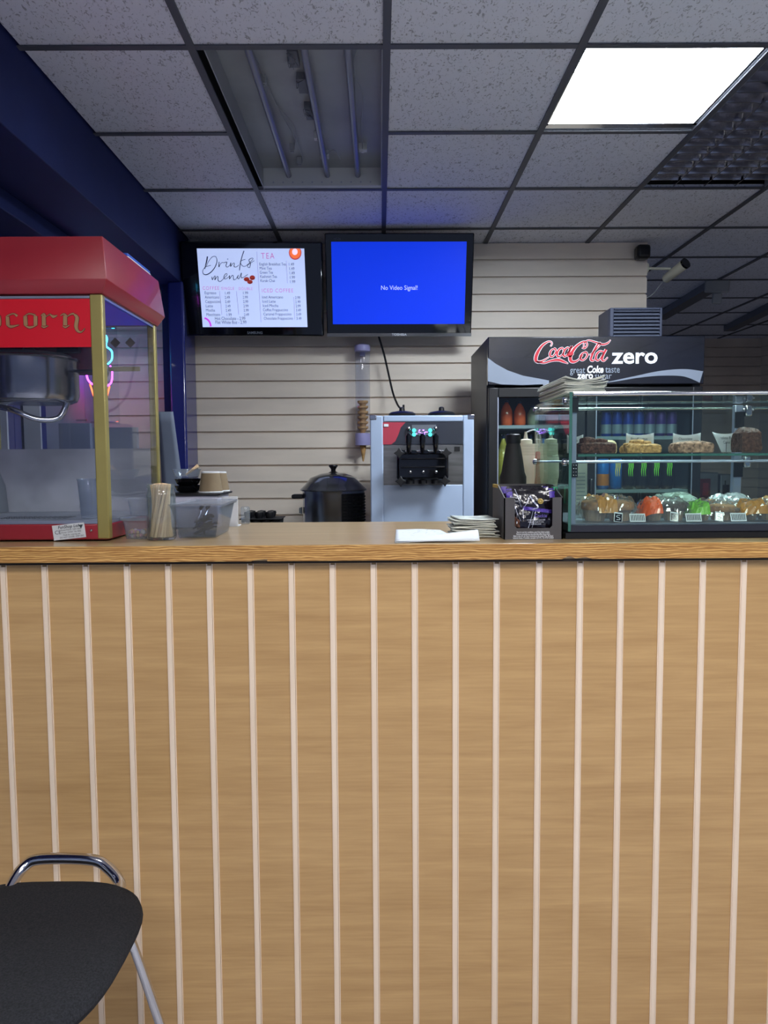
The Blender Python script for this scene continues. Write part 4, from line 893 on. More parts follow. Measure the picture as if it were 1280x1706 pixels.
muffin_pack(1104, 0, 92, 829, (F2, .0, .36), muffd, .1, 'wrapped dark muffins with bright orange flap in the front row', 2)
muffin_pack(1183, 0, 94, 834, (F3, .0, .34), muff, -.06, 'wrapped pale muffins with green flap in the front row', 3)
muffin_pack(1262, 0, 88, 832, (F1, .0, .5), muff, .15, 'wrapped pale muffins with brown flap at the right edge of the front row', 4)
muffin_pack(1000, 0, 80, 827, (F1, .2, .5), muff, 0, 'wrapped muffins with brown flap in the back row, far left', 5, .13)
muffin_pack(1120, 0, 96, 824, (F4, .1, .8), muffd, 0, 'wrapped muffins with pale mint flap in the back row', 6, .13)
muffin_pack(1215, 0, 84, 824, (F5, .1, .7), muff, 0, 'wrapped muffins with silver printed flap in the back row', 7, .13)
muffin_pack(1300, 0, 84, 828, (F1, .1, .7), muff, 0, 'wrapped muffins with tan flap in the back row, far right', 8, .13)
# paper note standing in the left of the case
q0, q1 = at(958, 862, YC1 - .06), at(979, 772, YC1 - .06)
t = thing('printed_notice', ((q0.x + q1.x) / 2, YC1 - .06, zb1), 'pale printed paper notice standing inside the left end of the case', 'notice')
B().box(q0.x, q1.x, YC1 - .06, YC1 - .0594, zb1 + .002, q1.z).build('sheet', 'paper', t)
b = B()
for k in range(9): b.box(q0.x + .004, q1.x - .006, YC1 - .0606, YC1 - .0601, q1.z - .03 - .011 * k, q1.z - .028 - .011 * k)
b.build('printed_lines', 'txtg', t)

# stack of paper bags on the case
zz = zt + .0035; random.seed(11)
pa, pb = at(945, 640, YC0 + .03), at(1016, 640, YC0 + .03)
for k in range(10):
    j0, j1, j2 = random.uniform(-.004, .004), random.uniform(-.012, .006), random.uniform(-.02, .02)
    lift = .0002 + .0000 * k; wv = .0015 + .00065 * k; z_ = zz + .0037 * k
    def fn(a, c_, z_=z_, j0=j0, j1=j1, j2=j2, k=k):
        x_ = pa.x - .004 + (pb.x - pa.x + j1) * a + j0; y_ = YC0 + .035 + .3 * c_ + j2 * (a - .5)
        bow = (.003 + .0009 * k) * ((2 * a - .9) ** 2 - .1) * (k / 10)
        return Vector((x_, y_, z_ + bow + .0018))
    B().sheet(fn, 10, 4).build('paper_bag', 'paper', solid=.0028, label='cream paper bag in the stack on the display case, layer %d from the glass' % (k + 1) if 0 else 'cream paper bag in the curling stack on top of the display case', cat='paper bag', group='paper bags stacked on the case')

# ------------------------------------------------------------------ cookie box
bx0, bx1 = at(840, 860, 1.835).x, at(938, 860, 1.835).x; by0, by1 = 1.835, 2.02; hz = at(880, 829, by0).z; hr = at(880, 806, by1).z
t = thing('cookie_box', ((bx0 + bx1) / 2, (by0 + by1) / 2, ZT), 'open dark grey cardboard counter box full of black cookie packets', 'display box'); CB = t
w0, w1 = at(858, 850, by0).x, at(921, 850, by0).x; wz = at(880, 880, by0).z
b = B(); e = .003
b.prism([(bx0, ZT), (bx1, ZT), (bx1, hz), (w1, hz), (w1, wz + .006), (w1 - .006, wz), (w0 + .006, wz), (w0, wz + .006), (w0, hz), (bx0, hz)], (0, by0, 0), X_, Z_, (0, e, 0)).build('front', 'boxcard', t, smooth=False)
for x_, s_ in ((bx0, 1), (bx1, -1)):
    B().prism([(by0 + .0, ZT), (by1, ZT), (by1, hr), (by0 + .1, hr), (by0, hz)], (x_, 0, 0), Y_, Z_, (e * s_, 0, 0)).build('side', 'boxcard', t, smooth=False)
B().box(bx0 + e, bx1 - e, by1 - e, by1, ZT, hr).build('back', 'boxcard', t)
B().box(bx0 + e, bx1 - e, by0 + e, by1 - e, ZT + .0005, ZT + .003).build('bottom', 'boxcard', t)
B().prism([(by0 + .098, hr - .008), (by1, hr - .008), (by1, hr + .0005), (by0 + .1, hr + .0005)], (bx0 - .0006, 0, 0), Y_, Z_, (.0045, 0, 0)).build('torn_edge', 'ochre', t, smooth=False)
b = B(); xm_ = (bx0 + bx1) / 2; s_ = .0062
for k, tx in enumerate(('Store in cool dry conditions, away from direct sunlight.', 'Extreme temperatures may adversely affect the product.', 'Made in the U.K. by Food Connections Ltd, Camel Way, Martland', 'Industrial Estate, Croxfields, Lancaster LA1 5TL. Tel: 01524 630630')):
    b.text(tx, s_, (xm_, by0 - .0004, wz - .010 - .0049 * k), X_, Z_, bold=.00008, sxx=.60)
flatobj('care_lettering', b, 'txtw', parent=t)
def packet(y, dx, dz, tilt, label, seed, front=False):
    t = thing('cookie_packet', ((bx0 + bx1) / 2 + dx, y, ZT + .004), label, 'cookie packet', 'cookie packets in the grey box')
    from mathutils import noise
    w_, h = .062, .118 + dz; cx = (bx0 + bx1) / 2 + dx
    def sf(a, c_, side):
        u_, v_ = 2 * a - 1, 2 * c_ - 1; bulge = .011 * (1 - u_ ** 4) * (1 - v_ ** 4)
        p = Vector((cx + w_ * u_, y + side * bulge, ZT + .004 + h * c_)); q = noise.noise(Vector((u_ * 3, v_ * 3, seed))) + .6 * noise.noise(Vector((u_ * 8, v_ * 6, seed)))
        p.y += side * q * .005 * (1 - v_ ** 6); p.y += tilt * c_; return p
    b = B(); b.sheet(lambda a, c_: sf(a, c_, -1), 26, 26); b.sheet(lambda a, c_: sf(a, c_, 1), 8, 8); b.build('wrapper', 'wrapk', t)
    pr_ = B(); pr_.sheet(lambda a, c_: sf(a, .955 + .045 * c_, -1) - Y_ * .001, 14, 2); pr_.build('crimp', 'wrapk', t)
    for a0 in (.0, .88): pp = B(); pp.sheet(lambda a, c_: sf(a0 + .12 * a, .84 + .14 * c_, -1) - Y_ * .0012, 3, 3); pp.build('purple_corner', 'purple', t)
    if front:
        def proj(b, dy=.0012):
            for v_ in b.b.verts:
                a = (v_.co.x - (cx - w_)) / (2 * w_); c_ = (v_.co.z - ZT - .004) / h; v_.co.y = sf(a, c_, -1).y - dy
        g = B(); q = at(901, 835, by0 + .02); pts = [(.0075 * (1 if k % 2 else .88) * math.cos(6.2832 * k / 28), .0075 * (1 if k % 2 else .88) * math.sin(6.2832 * k / 28)) for k in range(28)]
        g.b.faces.new([g.b.verts.new((q.x + a, 0, q.z + c_)) for a, c_ in pts]); proj(g, .003); flatobj('gold_emblem', g, 'goldp', parent=t)
        g = B(); g.ribbon([(q.x + .0042 * math.cos(6.2832 * k / 16), q.z + .0042 * math.sin(6.2832 * k / 16)) for k in range(17)], [.0008] * 17, (0, 0, 0), X_, Z_, smooth=0); g.text('V', .006, (q.x, 0, q.z), X_, Z_); proj(g, .0036); flatobj('emblem_print', g, 'blackg', parent=t)
        g = B(); q0 = at(872, 848, by0 + .02); q1 = at(920, 854, by0 + .02)
        g.sheet(lambda a, c_: Vector((q0.x + (q1.x - q0.x) * a, 0, q0.z + (q1.z - q0.z) * a * 1.0 + .009 * c_ - .002)), 24, 3); proj(g, .002); flatobj('purple_band', g, 'purple', parent=t)
        g = B(); g.text('TRIPLE CHOCOLATE', .0085, ((q0.x + q1.x) / 2, 0, (q0.z + q1.z) / 2 + .002), (1, 0, -.07), Z_, sxx=.7); g.text('Cookie', .012, ((q0.x + q1.x) / 2 + .008, 0, q1.z - .008), X_, Z_, sxx=.9); proj(g, .003); flatobj('flavour_lettering', g, mat('violet_ink', (110, 92, 190), .5), parent=t)
        g = B(); qt = at(856, 829, by0 + .02); g.text('Forest', .010, (qt.x + .004, 0, qt.z), X_, Z_, shear=.2); g.text('Bakery', .009, (qt.x + .006, 0, qt.z - .009), X_, Z_, shear=.2)
        ql = at(893, 866, by0 + .02)
        for k, tx in enumerate(('A rich soft baked cookie with', 'chocolate chunks & white', 'chocolate pieces')): g.text(tx, .0052, (ql.x, 0, ql.z - .005 * k), X_, Z_, sxx=.75)
        proj(g, .003); flatobj('white_lettering', g, 'txtw', parent=t)
        g = B(); 
        for pts in ([(853, 860), (850, 868), (852, 878), (862, 880), (862, 868)],): g.b.faces.new([g.b.verts.new((at(x + 4, y - 1, by0 + .02).x, 0, at(x, y - 1, by0 + .02).z)) for x, y in pts])
        proj(g, .003); flatobj('cookie_picture', g, choc, parent=t)
        # glints along the foil creases, painted on as silver ribbons
        g = B(); C3 = [([(884, 826), (878, 838), (872, 850), (872, 868)], 1.0), ([(884, 826), (890, 836), (897, 845), (886, 849)], 3.0), ([(889, 850), (886, 860), (880, 880)], 1.2), ([(893, 850), (890, 864), (886, 880)], 1.0), ([(860, 815), (864, 828), (869, 845)], 1.4), ([(858, 842), (862, 855), (868, 868)], 1.2), ([(862, 855), (861, 872)], 1.0)]
        for pts, ww in C3: g.ribbon([(at(x, y, by0 + .02).x, at(x, y, by0 + .02).z) for x, y in pts], [ww * .0011, ww * .0015] + [ww * .0011] * (len(pts) - 2), (0, 0, 0), X_, Z_)
        proj(g, .0026); flatobj('crease_glints', g, mat('glint_silver', (196, 200, 216), .25, metal=.6), parent=t)
    return t
packet(by0 + .026, .0, 0, .012, 'black cookie packet with gold emblem, frontmost in the grey box', 1, True)
packet(by0 + .06, .004, .006, .01, 'black cookie packet second from the front of the grey box', 2)
packet(by0 + .095, -.003, .01, .008, 'black cookie packet third from the front of the grey box', 3)
packet(by0 + .13, .005, .008, .006, 'black cookie packet at the back of the grey box', 4)
q = at(925, 815, by0 + .07); B().box(q.x - .008, q.x + .008, by0 + .075, by0 + .077, hz - .02, q.z + .006).build('price_ticket', 'green', label='small mint green ticket sticking up in the cookie box', cat='ticket')

# squeeze bottles
q = at(855, 800, 2.12); zt_ = at(855, 723, 2.12).z - ZT
t = thing('squeeze_bottle', (q.x, 2.12, ZT), 'matte black tapered bottle standing behind the cookie box', 'bottle')
B().lathe([(.036, 0), (.038, .006), (.038, zt_ * .55), (.033, zt_ * .60), (.027, zt_ * .75), (.0205, zt_ * .88), (.0185, zt_ * .9)], (q.x, 2.12, ZT), 32).build('body', 'blackm', t)
B().lathe([(.0205, 0), (.021, .003), (.021, zt_ * .09), (.017, zt_ * .1)], (q.x, 2.12, ZT + zt_ * .9), 24).build('cap', 'black', t)
def white_bottle(px0, Yw, top, label, sgn):
    q = at(px0, 800, Yw); h = at(px0, top, Yw).z - ZT
    t = thing('squeeze_bottle', (q.x, Yw, ZT), label, 'bottle', 'cream squeeze bottles')
    B().lathe([(.027, 0), (.030, .008), (.028, h * .2), (.029, h * .38), (.034, h * .48), (.034, h * .66), (.031, h * .70)], (q.x, Yw, ZT), 28).build('body', 'cap', t)
    b = B()
    for k in range(4): b.lathe([(.030, 0), (.031, .003), (.030, .009)], (q.x, Yw, ZT + h * .70 + k * .009), 28)
    b.lathe([(.020, 0), (.020, .012), (.007, .016), (.004, h * .24 - .04), (.004, h * .24 - .035)], (q.x - .008 * sgn, Yw, ZT + h * .70 + .036), 20).build('nozzle_cap', 'cap', t)
    cx = q.x - .008 * sgn; zb_ = ZT + h * .84
    B().tube(smooth3([(cx + sgn * .004, Yw, ZT + h * .94), (cx + sgn * .028, Yw, ZT + h * .96), (cx + sgn * .044, Yw, ZT + h * .90), (cx + sgn * .042, Yw, ZT + h * .78)]), .0022, 8).build('cap_strap', 'white', t)
white_bottle(880, 2.3, 710, 'cream squeeze bottle with nozzle beside the black bottle', 1)
white_bottle(902, 2.345, 709, 'cream squeeze bottle seen through the left glass of the display case', -1) if 0 else None
# second one stands behind the case glass further right
def place2():
    Yw = 2.33; q = at(915, 800, Yw)
    white_bottle(913, Yw, 709, 'cream squeeze bottle seen through the left glass of the display case', -1)
place2()
q = at(896, 800, 2.25); t = thing('sauce_bottle', (q.x, 2.25, ZT), 'slim brown sauce bottle with red cap between the cream bottles', 'bottle')
B().lathe([(.006, 0), (.007, .01), (.0065, .1), (.011, .12), (.0065, .15), (.0055, .2)], (q.x, 2.25, ZT), 16).build('body', mat('brown_sauce', (160, 84, 36), .35), t)
B().lathe([(.0075, 0), (.0075, .02), (.005, .024)], (q.x, 2.25, ZT + .2), 16).build('cap', mat('red_cap', (200, 30, 40), .4), t)

# leaflets and folded sheet
random.seed(5); la, lb = at(752, 895, Z=ZT), at(827, 895, Z=ZT)
for k in range(11):
    rot = random.uniform(-.1, .12); ox = random.uniform(-.006, .006); cx, cyy = (la.x + lb.x) / 2 + ox, 1.93; hw = (lb.x - la.x) / 2 * (1.0 - .012 * k); ph = random.uniform(0, 6)
    def fn(a, c_, k=k, rot=rot, cx=cx, hw=hw, ph=ph):
        x_, y_ = (2 * a - 1) * hw, (2 * c_ - 1) * .06; xr = x_ * math.cos(rot) - y_ * math.sin(rot); yr = x_ * math.sin(rot) + y_ * math.cos(rot)
        wob = .0011 * math.sin(5 * a + ph) + .0008 * math.sin(7 * c_ + ph)
        return Vector((cx + xr, cyy + yr, ZT + .0035 + .0044 * k + wob))
    B().sheet(fn, 12, 5).build('napkin', MT['paper'] if k < 10 else mat('printed_napkin', (170, 176, 170), .7, var=.3, scale=25), solid=.0026, label='crumpled printed paper napkin in the pile left of the cookie box' if k < 10 else 'printed napkin on top of the pile left of the cookie box', cat='napkin', group='napkins piled on the counter')
A_, B_, C_, D_ = at(658, 905, Z=ZT), at(800, 904, Z=ZT), at(752, 886, Z=ZT), at(660, 883, Z=ZT)
def fold(a, c_):
    p = (A_ * (1 - a) + Vector((.205, A_.y + .01, ZT)) * a) * (1 - c_) + (D_ * (1 - a) + Vector((.17, D_.y - .02, ZT)) * a) * c_; p.z = ZT + .0012 + .002 * math.sin(3 * a) ** 2; return p
t = thing('paper_sheet', tuple((A_ + C_) / 2), 'white printed map leaflet lying open on the counter edge', 'leaflet')
B().sheet(fold, 14, 6).build('lower_leaf', 'white', t, solid=.0006)
b = B(); random.seed(2)
for k in range(26):
    a, c_ = random.uniform(.1, .8), random.uniform(.45, .9); p = fold(a, c_); q_ = fold(min(a + random.uniform(.03, .12), 1), min(max(c_ + random.uniform(-.12, .12), 0), 1))
    b.ribbon([(p.x, p.y), (q_.x, q_.y)], [.0009, .0009], (0, 0, ZT + .0046), X_, Y_, smooth=0)
flatobj('line_drawing', b, 'txtg', parent=t)
def fold2(a, c_):
    p0, p1 = Vector((A_.x + .002, A_.y + .004, ZT + .004)), Vector((B_.x, A_.y - .0 + .004, ZT + .004)); p = p0.lerp(p1, a); up = .002 + .021 * a
    p.y += .045 * c_ * (.4 + .6 * a); p.z += up * math.sin(math.pi * min(c_, 1) * .5); return p
B().sheet(fold2, 14, 5).build('folded_leaf', 'white', t, solid=.0006)

# ------------------------------------------------------------------ popcorn machine
YP0, YP1 = 1.862, 2.31; pxr = -.690; pxl = -1.205; zbt = at(100, 873, YP0).z; zh0 = at(100, 487, YP0 - .02).z; zh1 = at(100, 463, YP0 - .035).z; zh2 = at(100, 394, YP0).z
t = thing('popcorn_machine', ((pxl + pxr) / 2, (YP0 + YP1) / 2, ZT), 'red and gold popcorn machine with glass sides on the counter', 'popcorn machine'); PM = t
B().box(pxl, pxr, YP0, YP1, ZT + .004, zbt).build('base', 'red', t, bevel=.004)
for x in (pxl + .04, pxr - .04):
    for y in (YP0 + .04, YP1 - .04): B().cyl((x, y, ZT), (x, y, ZT + .005), .015).build('foot', 'black', t)
def rect(x0, x1, y0, y1, z): return [(x0, y0, z), (x1, y0, z), (x1, y1, z), (x0, y1, z)]
B().rings([rect(pxl - .0, pxr + .004, YP0 - .006, YP1 + .004, zh0), rect(pxl - .014, pxr + .022, YP0 - .022, YP1 + .022, zh1), rect(pxl + .0, pxr + .008, YP0 - .002, YP1 + .01, zh2)]).build('hood', 'red', t, bevel=.002)
for x0, x1, y0, y1 in ((pxr - .03, pxr, YP0, YP0 + .022), (pxl, pxl + .03, YP0, YP0 + .022), (pxr - .022, pxr, YP1 - .022, YP1), (pxl, pxl + .022, YP1 - .022, YP1)):
    zlo = ZT + .006 if (y0 == YP0) else zbt
    B().box(x0 + (0.001 if x0 < -1 else 0), x1 + (.001 if x0 > -1 else 0), y0 - .001, y1, zlo, zh0).build('corner_post', 'gold', t, bevel=.003)
B().box(pxl + .03, pxr - .03, YP0 + .001, YP0 + .006, zbt - .0, zbt + .008).build('front_trim', 'alu', t)
B().box(pxl + .03, pxr - .03, YP0 + .001, YP0 + .006, zh0 - .01, zh0 - .004).build('front_trim', 'alu', t)
B().box(pxr - .008, pxr - .002, YP0 + .022, YP1 - .022, zbt, zbt + .008).build('side_trim', 'alu', t)
B().box(pxr - .008, pxr - .002, YP0 + .022, YP1 - .022, zh0 - .008, zh0).build('side_trim', 'alu', t)
zs0 = at(100, 578, YP0).z
B().box(pxl + .03, pxr - .03, YP0 + .002, YP0 + .006, zs0, zh0 - .011).build('sign_panel', 'redsign', t)
B().box(pxl + .03, pxr - .03, YP0 + .008, YP0 + .012, zbt + .008, zs0).build('front_glass', 'glassP', t)
B().box(pxr - .006, pxr - .002, YP0 + .022, YP1 - .022, zbt + .008, zh0 - .008).build('side_glass', 'glassP', t)
B().box(pxl + .002, pxl + .006, YP0 + .022, YP1 - .022, zbt + .008, zh0 - .008).build('side_glass', 'glassP', t)
B().box(pxl + .022, pxr - .022, YP1 - .012, YP1 - .008, zbt + .16, zh0 - .008).build('rear_glass', 'glassP', t)
B().box(pxl + .022, pxr - .022, YP1 - .03, YP1 - .024, zbt + .001, at(100, 748, YP1 - .03).z).build('rear_steel_panel', mat('galvanised', (186, 190, 194), .55, metal=.25, var=.08, scale=9), t)
B().box(pxl + .02, pxr - .01, YP0 + .012, YP1 - .024, zbt + .0002, zbt + .003).build('floor_tray', 'steelm', t)
b = B()
for i in range(14):
    for j in range(6): b.cyl((pxl + .16 + i * .014, YP0 + .14 + j * .014, zbt + .003), (pxl + .16 + i * .014, YP0 + .14 + j * .014, zbt + .0036), .004, seg=8)
b.build('sieve_holes', 'blackm', t)
B().prism([(0, 0), (.16, 0), (.16, .15), (.03, .08)], (pxl + .05, YP1 - .035, zbt + .004), (0, -.4, 0), Z_, (.003, 0, 0)).build('tray_wing', 'steelm', t)
for k, (x, y) in enumerate(((pxr - .045, YP0 - .002),)): B().sphere((x, y, ZT + .028), .0035).build('screw', 'chrome', t)
# blackletter sign
HP = YP0 + .0015
def sg_(x, y): q = at(x / 4.414, 500 + y / 4.414, HP); return (q.x, q.z)
k4 = 4.414; s4 = HP / FPX / k4
LET = [
 ([(0, 118), (-8, 128)], [16, 12]), ([(-25, 118), (-25, 178)], [24, 24]), ([(-25, 112), (-5, 120), (-2, 180), (-22, 196)], [8, 20, 20, 6]), ([(-55, 110), (-52, 240)], [20, 14]),
 ([(55, 122), (60, 185)], [24, 26]), ([(44, 122), (62, 112), (100, 100), (128, 118)], [4, 8, 6, 18]), ([(52, 182), (82, 196), (142, 182)], [10, 18, 3]),
 ([(186, 118), (190, 185)], [26, 28]), ([(262, 116), (262, 186)], [26, 26]), ([(174, 124), (215, 100), (262, 112)], [4, 8, 10]), ([(180, 184), (220, 202), (272, 184)], [6, 16, 4]),
 ([(322, 112), (324, 188)], [26, 28]), ([(300, 116), (322, 102), (338, 118)], [3, 12, 6]), ([(304, 190), (324, 200), (356, 188)], [4, 12, 3]), ([(336, 124), (372, 100)], [4, 5]), ([(366, 102), (392, 122), (422, 112)], [4, 20, 3]),
 ([(480, 112), (480, 186)], [26, 28]), ([(444, 116), (470, 102), (496, 118)], [3, 10, 6]), ([(462, 190), (482, 200), (512, 184)], [4, 12, 3]), ([(496, 122), (520, 104), (545, 100)], [4, 8, 12]),
 ([(545, 104), (568, 130), (560, 190), (572, 226), (600, 234), (626, 206)], [10, 26, 26, 18, 8, 2])]
for nm, ex, d, m_ in (('letter_outline', 7, .0, 'darkred'), ('sign_lettering', 0, .0006, 'tan')):
    b = B()
    for pts, ws in LET: b.ribbon([sg_(*p) for p in pts], [(w_ + ex) * s4 for w_ in ws], (0, HP - d, 0), X_, Z_, smooth=3)
    flatobj(nm, b, m_, parent=t)
# kettle
kx, ky, kr = -.955, 2.03, .125; kz1, kz0 = at(60, 600, ky).z, at(60, 672, ky).z
ke = B().lathe([(.02, 0), (kr - .02, 0), (kr - .006, .006), (kr, .02), (kr, kz1 - kz0 - .004), (kr + .006, kz1 - kz0), (kr + .004, kz1 - kz0 + .004), (kr - .004, kz1 - kz0)], (kx, ky, kz0), 48, cap=(True, False)).build('kettle', mat('kettle_steel', (150, 150, 152), .2, metal=1, var=.15, scale=9), t)
B().lathe([(kr + .002, 0), (kr - .02, .014), (.02, .02), (.012, .035), (.001, .036)], (kx, ky, kz1), 40).build('kettle_lid', 'steel', ke)
B().tube(smooth3([(kx - .11, ky, kz0 - .004), (kx - .03, ky - .04, kz0 - .02), (kx + .03, ky - .03, kz0 - .045), (kx + .08, ky - .01, kz0 - .04), (kx + .10, ky, kz0 + .004)]), .008, 10).build('kettle_cable', 'chrome', ke)
B().cyl((kx + kr, ky + .0, kz1 - .03), (kx + kr + .07, ky, kz1 - .03), .004).sphere((kx + kr + .075, ky, kz1 - .035), .017).build('tipping_handle', 'black', ke)
B().box(kx - .2, kx - .045, ky - kr - .012, ky - kr + .004, kz1 - .055, kz1 + .02).sphere((kx - .075, ky - kr - .014, kz1 - .022), .009).build('kettle_bracket', 'steel', ke, bevel=.004)
B().box(kx - .01, kx + .02, ky - .02, ky + .02, kz1 + .036, zh0).box(kx + .05, kx + .11, ky + .06, ky + .1, kz1 + .03, zh0).box(kx - .12, kx - .09, ky - .02, ky + .02, kz1 + .02, zh0).build('hanger_bar', 'black', t)
B().box(pxl + .03, kx + .14, ky + .08, ky + .14, zs0 - .035, zh0).build('lamp_housing', mat('maroon_panel', (90, 34, 46), .5), t)
YR = YP1 - .014
for x in (192, 217):
    q = at(x, 571, YR); B().prism([(0, -.016), (.016, 0), (0, .016), (-.016, 0)], (q.x, YR, q.z), X_, Z_, (0, .001, 0)).build('diamond_sticker', 'kraft', t, smooth=False)
q0, q1 = at(181, 619, YR), at(234, 611, YR); B().box(q0.x, q1.x, YR - .006, YR, q0.z, q1.z).build('rear_door_handle', 'gold', t, bevel=.002)
# makers plate
sx_, sz_ = at(115, 888, YP0 - .002).x, at(115, 888, YP0 - .002).z
mm = Matrix.Translation((sx_, YP0 - .0012, sz_ + .004)) @ Matrix.Rotation(R(-6), 4, 'Y')
pl = B().box(-.041, .041, -.0006, .0004, -.019, .019, mm).build('maker_sticker', 'white', t)
b = B(); b.text('FunShop Ltd', .0105, (0, -.0012, .0125), X_, Z_, shear=.2, bold=.0002); b.text('CE', .014, (-.028, -.0012, 0), X_, Z_)
for k in range(4): b.text(('Model POP-8  230V 50Hz', 'Power 1370W  No 4406', 'Made for catering use', 'DO NOT COVER  KEEP DRY')[k], .0062, (.006, -.0012, .0045 - .0062 * k), X_, Z_, sxx=.8)
b.b.faces.new([b.b.verts.new(p_) for p_ in ((.026, -.0012, .014), (.038, -.0012, .014), (.032, -.0012, .004))])
for v_ in b.b.verts: v_.co = mm @ v_.co
flatobj('sticker_lettering', b, 'ink', parent=pl)
# cup inside, box on top
q = at(148, 862, 1.98); t = thing('measuring_beaker', (q.x, 2.0, zbt + .004), 'clear plastic beaker standing inside the popcorn machine', 'beaker')
B().lathe([(.026, 0), (.026, .004), (.03, .03), (.029, .04), (.034, .105), (.036, .106), (.033, .1), (.028, .04), (.025, .006)], (q.x, 2.0, zbt + .0045), 28, cap=(True, True)).build('cup', 'plasc', t)
p_ = Vector((pxr - .03, 2.2, zh2)); t = thing('flat_box', tuple(p_), 'blue and white flat box lying on top of the popcorn machine hood', 'box')
B().box(p_.x - .1, p_.x + .028, 2.08, 2.28, zh2 + .0005, zh2 + .012).build('tray', 'white', t, bevel=.003); B().box(p_.x - .1, p_.x + .026, 2.08, 2.28, zh2 + .012, zh2 + .02).build('lid', mat('lid_blue', (50, 96, 200), .4), t, bevel=.003)

# pale sheet leaning behind the machine and boards on the window sill
q0, q1 = at(268, 860, 3.3), at(306, 686, 3.3)
def shf(a, c_):
    return Vector((q0.x + (q1.x - q0.x) * (a * (.62 + .38 * (1 - c_) ** 1.0) + .0 * c_), 3.3 + .05 * math.sin(2.4 * c_ + 1) , q0.z - .25 + (q1.z - q0.z + .25) * c_))
t = thing('splash_sheet', ((q0.x + q1.x) / 2, 3.3, 0), 'bent pale grey splash sheet standing behind the popcorn machine', 'panel')
B().sheet(shf, 4, 14).build('sheet', 'grey', t, solid=.004); B().box(q0.x, q1.x, 3.335, 3.36, 0, q0.z + .03).build('stand', 'blackm', t)
for k, (x0, x1, yt) in enumerate(((97, 150, 705), (152, 228, 712))):
    a_, b2 = at(x0, yt, 3.5 + .35 * k), at(x1, yt, 3.5 + .35 * k)
    B().box(a_.x, b2.x, 3.5 + .35 * k, 3.53 + .35 * k, 1.0, a_.z).build('storage_board', 'grey', label='pale grey board seen through the popcorn machine, %s one' % ('left' if k == 0 else 'right'), cat='board', bevel=.003)
B().box(XL + .001, -1.03, 3.42, 4.1, .0, 1.0).build('side_bench', 'blackm', label='low dark cupboard beside the window behind the popcorn machine', cat='cupboard')

# ------------------------------------------------------------------ jar of stirrers
q = at(266.5, 900, Z=ZT); jx, jy = q.x, 1.895; jr = 24 * jy / FPX; jh = at(266, 806, jy).z - ZT
t = thing('glass_jar', (jx, jy, ZT), 'clear glass jar packed with wooden stirrers on the counter', 'jar')
B().lathe([(jr * .9, .001), (jr, .006), (jr, jh * .80), (jr * .92, jh * .87), (jr * .88, jh * .9), (jr * .88, jh * .93), (jr * .95, jh * .935), (jr * .95, jh), (jr * .88, jh), (jr * .84, jh * .88), (jr * .94, jh * .79), (jr * .94, .008), (jr * .85, .006)], (jx, jy, ZT), 40, cap=(True, True)).build('jar_glass', glass('jar_glass', (240, 244, 244), 2.0, haze=.06), t)
st = B().box(-.0028, .0028, -.0007, .0007, 0, .138).build('wooden_stirrer', 'stick', label='pale wooden stirrer standing in the glass jar', cat='stirrer', group='wooden stirrers in the jar', bevel=.0006)
st.location = (jx, jy, ZT + .01)
random.seed(21)
for k in range(84):
    a = 2.4 * k; rb = jr * .80 * math.sqrt((k + .5) / 84); tw = a + 1.15 + .5 * random.random(); rt = jr * .70 * math.sqrt((k + .5) / 84)
    p0 = Vector((jx + rb * math.cos(a), jy + rb * math.sin(a), ZT + .008)); p1 = Vector((jx + rt * math.cos(tw), jy + rt * math.sin(tw), ZT + .008 + .136))
    d = (p1 - p0).normalized(); o = st if k == 0 else st.copy()
    if k: COL.objects.link(o)
    o.location = p0; o.rotation_euler = (d.to_track_quat('Z', 'Y').to_matrix() @ Matrix.Rotation(random.uniform(0, 3), 3, 'Z')).to_euler()
# tubs of sweets
def tub(cx, cy_, z, w0_, w1_, d0, d1, h, name, label, m='frost', lid=False, cat='tub'):
    t = thing(name, (cx, cy_, z), label, cat); b = B()
    def rr_(w_, d_, zz, n_=24):
        out = []
        for i in range(n_):
            a = 2 * math.pi * i / n_; ca, sa = math.cos(a), math.sin(a); e = .45; out.append((cx + w_ * math.copysign(abs(ca) ** e, ca), cy_ + d_ * math.copysign(abs(sa) ** e, sa), zz))
        return out
    b.rings([rr_(w0_ * .96, d0 * .96, z + .002), rr_(w0_, d0, z + .0), rr_(w1_, d1, z + h), rr_(w1_ + .004, d1 + .004, z + h), rr_(w1_ + .004, d1 + .004, z + h - .003), rr_(w1_ - .0015, d1 - .0015, z + h - .003), rr_(w0_ - .0015, d0 - .0015, z + .0035)], (True, True)).build('tub_body', m, t)
    if lid: B().rings([rr_(w1_ + .005, d1 + .005, z + h - .004), rr_(w1_ + .006, d1 + .006, z + h + .004), rr_(w1_ - .002, d1 - .002, z + h + .006)], (True, True)).build('lid', 'plasc', t)
    return t
q = at(228, 897, Z=ZT); tx_, ty_ = q.x + .004, 1.935
tub(tx_, ty_, ZT, .030, .038, .028, .036, .053, 'sweet_tub', 'small clear tub holding pastel sweets beside the stirrer jar', 'plasc', True)
tub(tx_ + .006, ty_ + .012, ZT + .0605, .026, .033, .026, .033, .045, 'sweet_tub', 'empty frosted tub stacked on the tub of sweets')
cols = [mat('sweet_%d' % i, c_, .5) for i, c_ in enumerate(((230, 190, 130), (220, 150, 160), (170, 140, 200), (236, 226, 214), (226, 170, 110)))]
random.seed(9); prot = {}
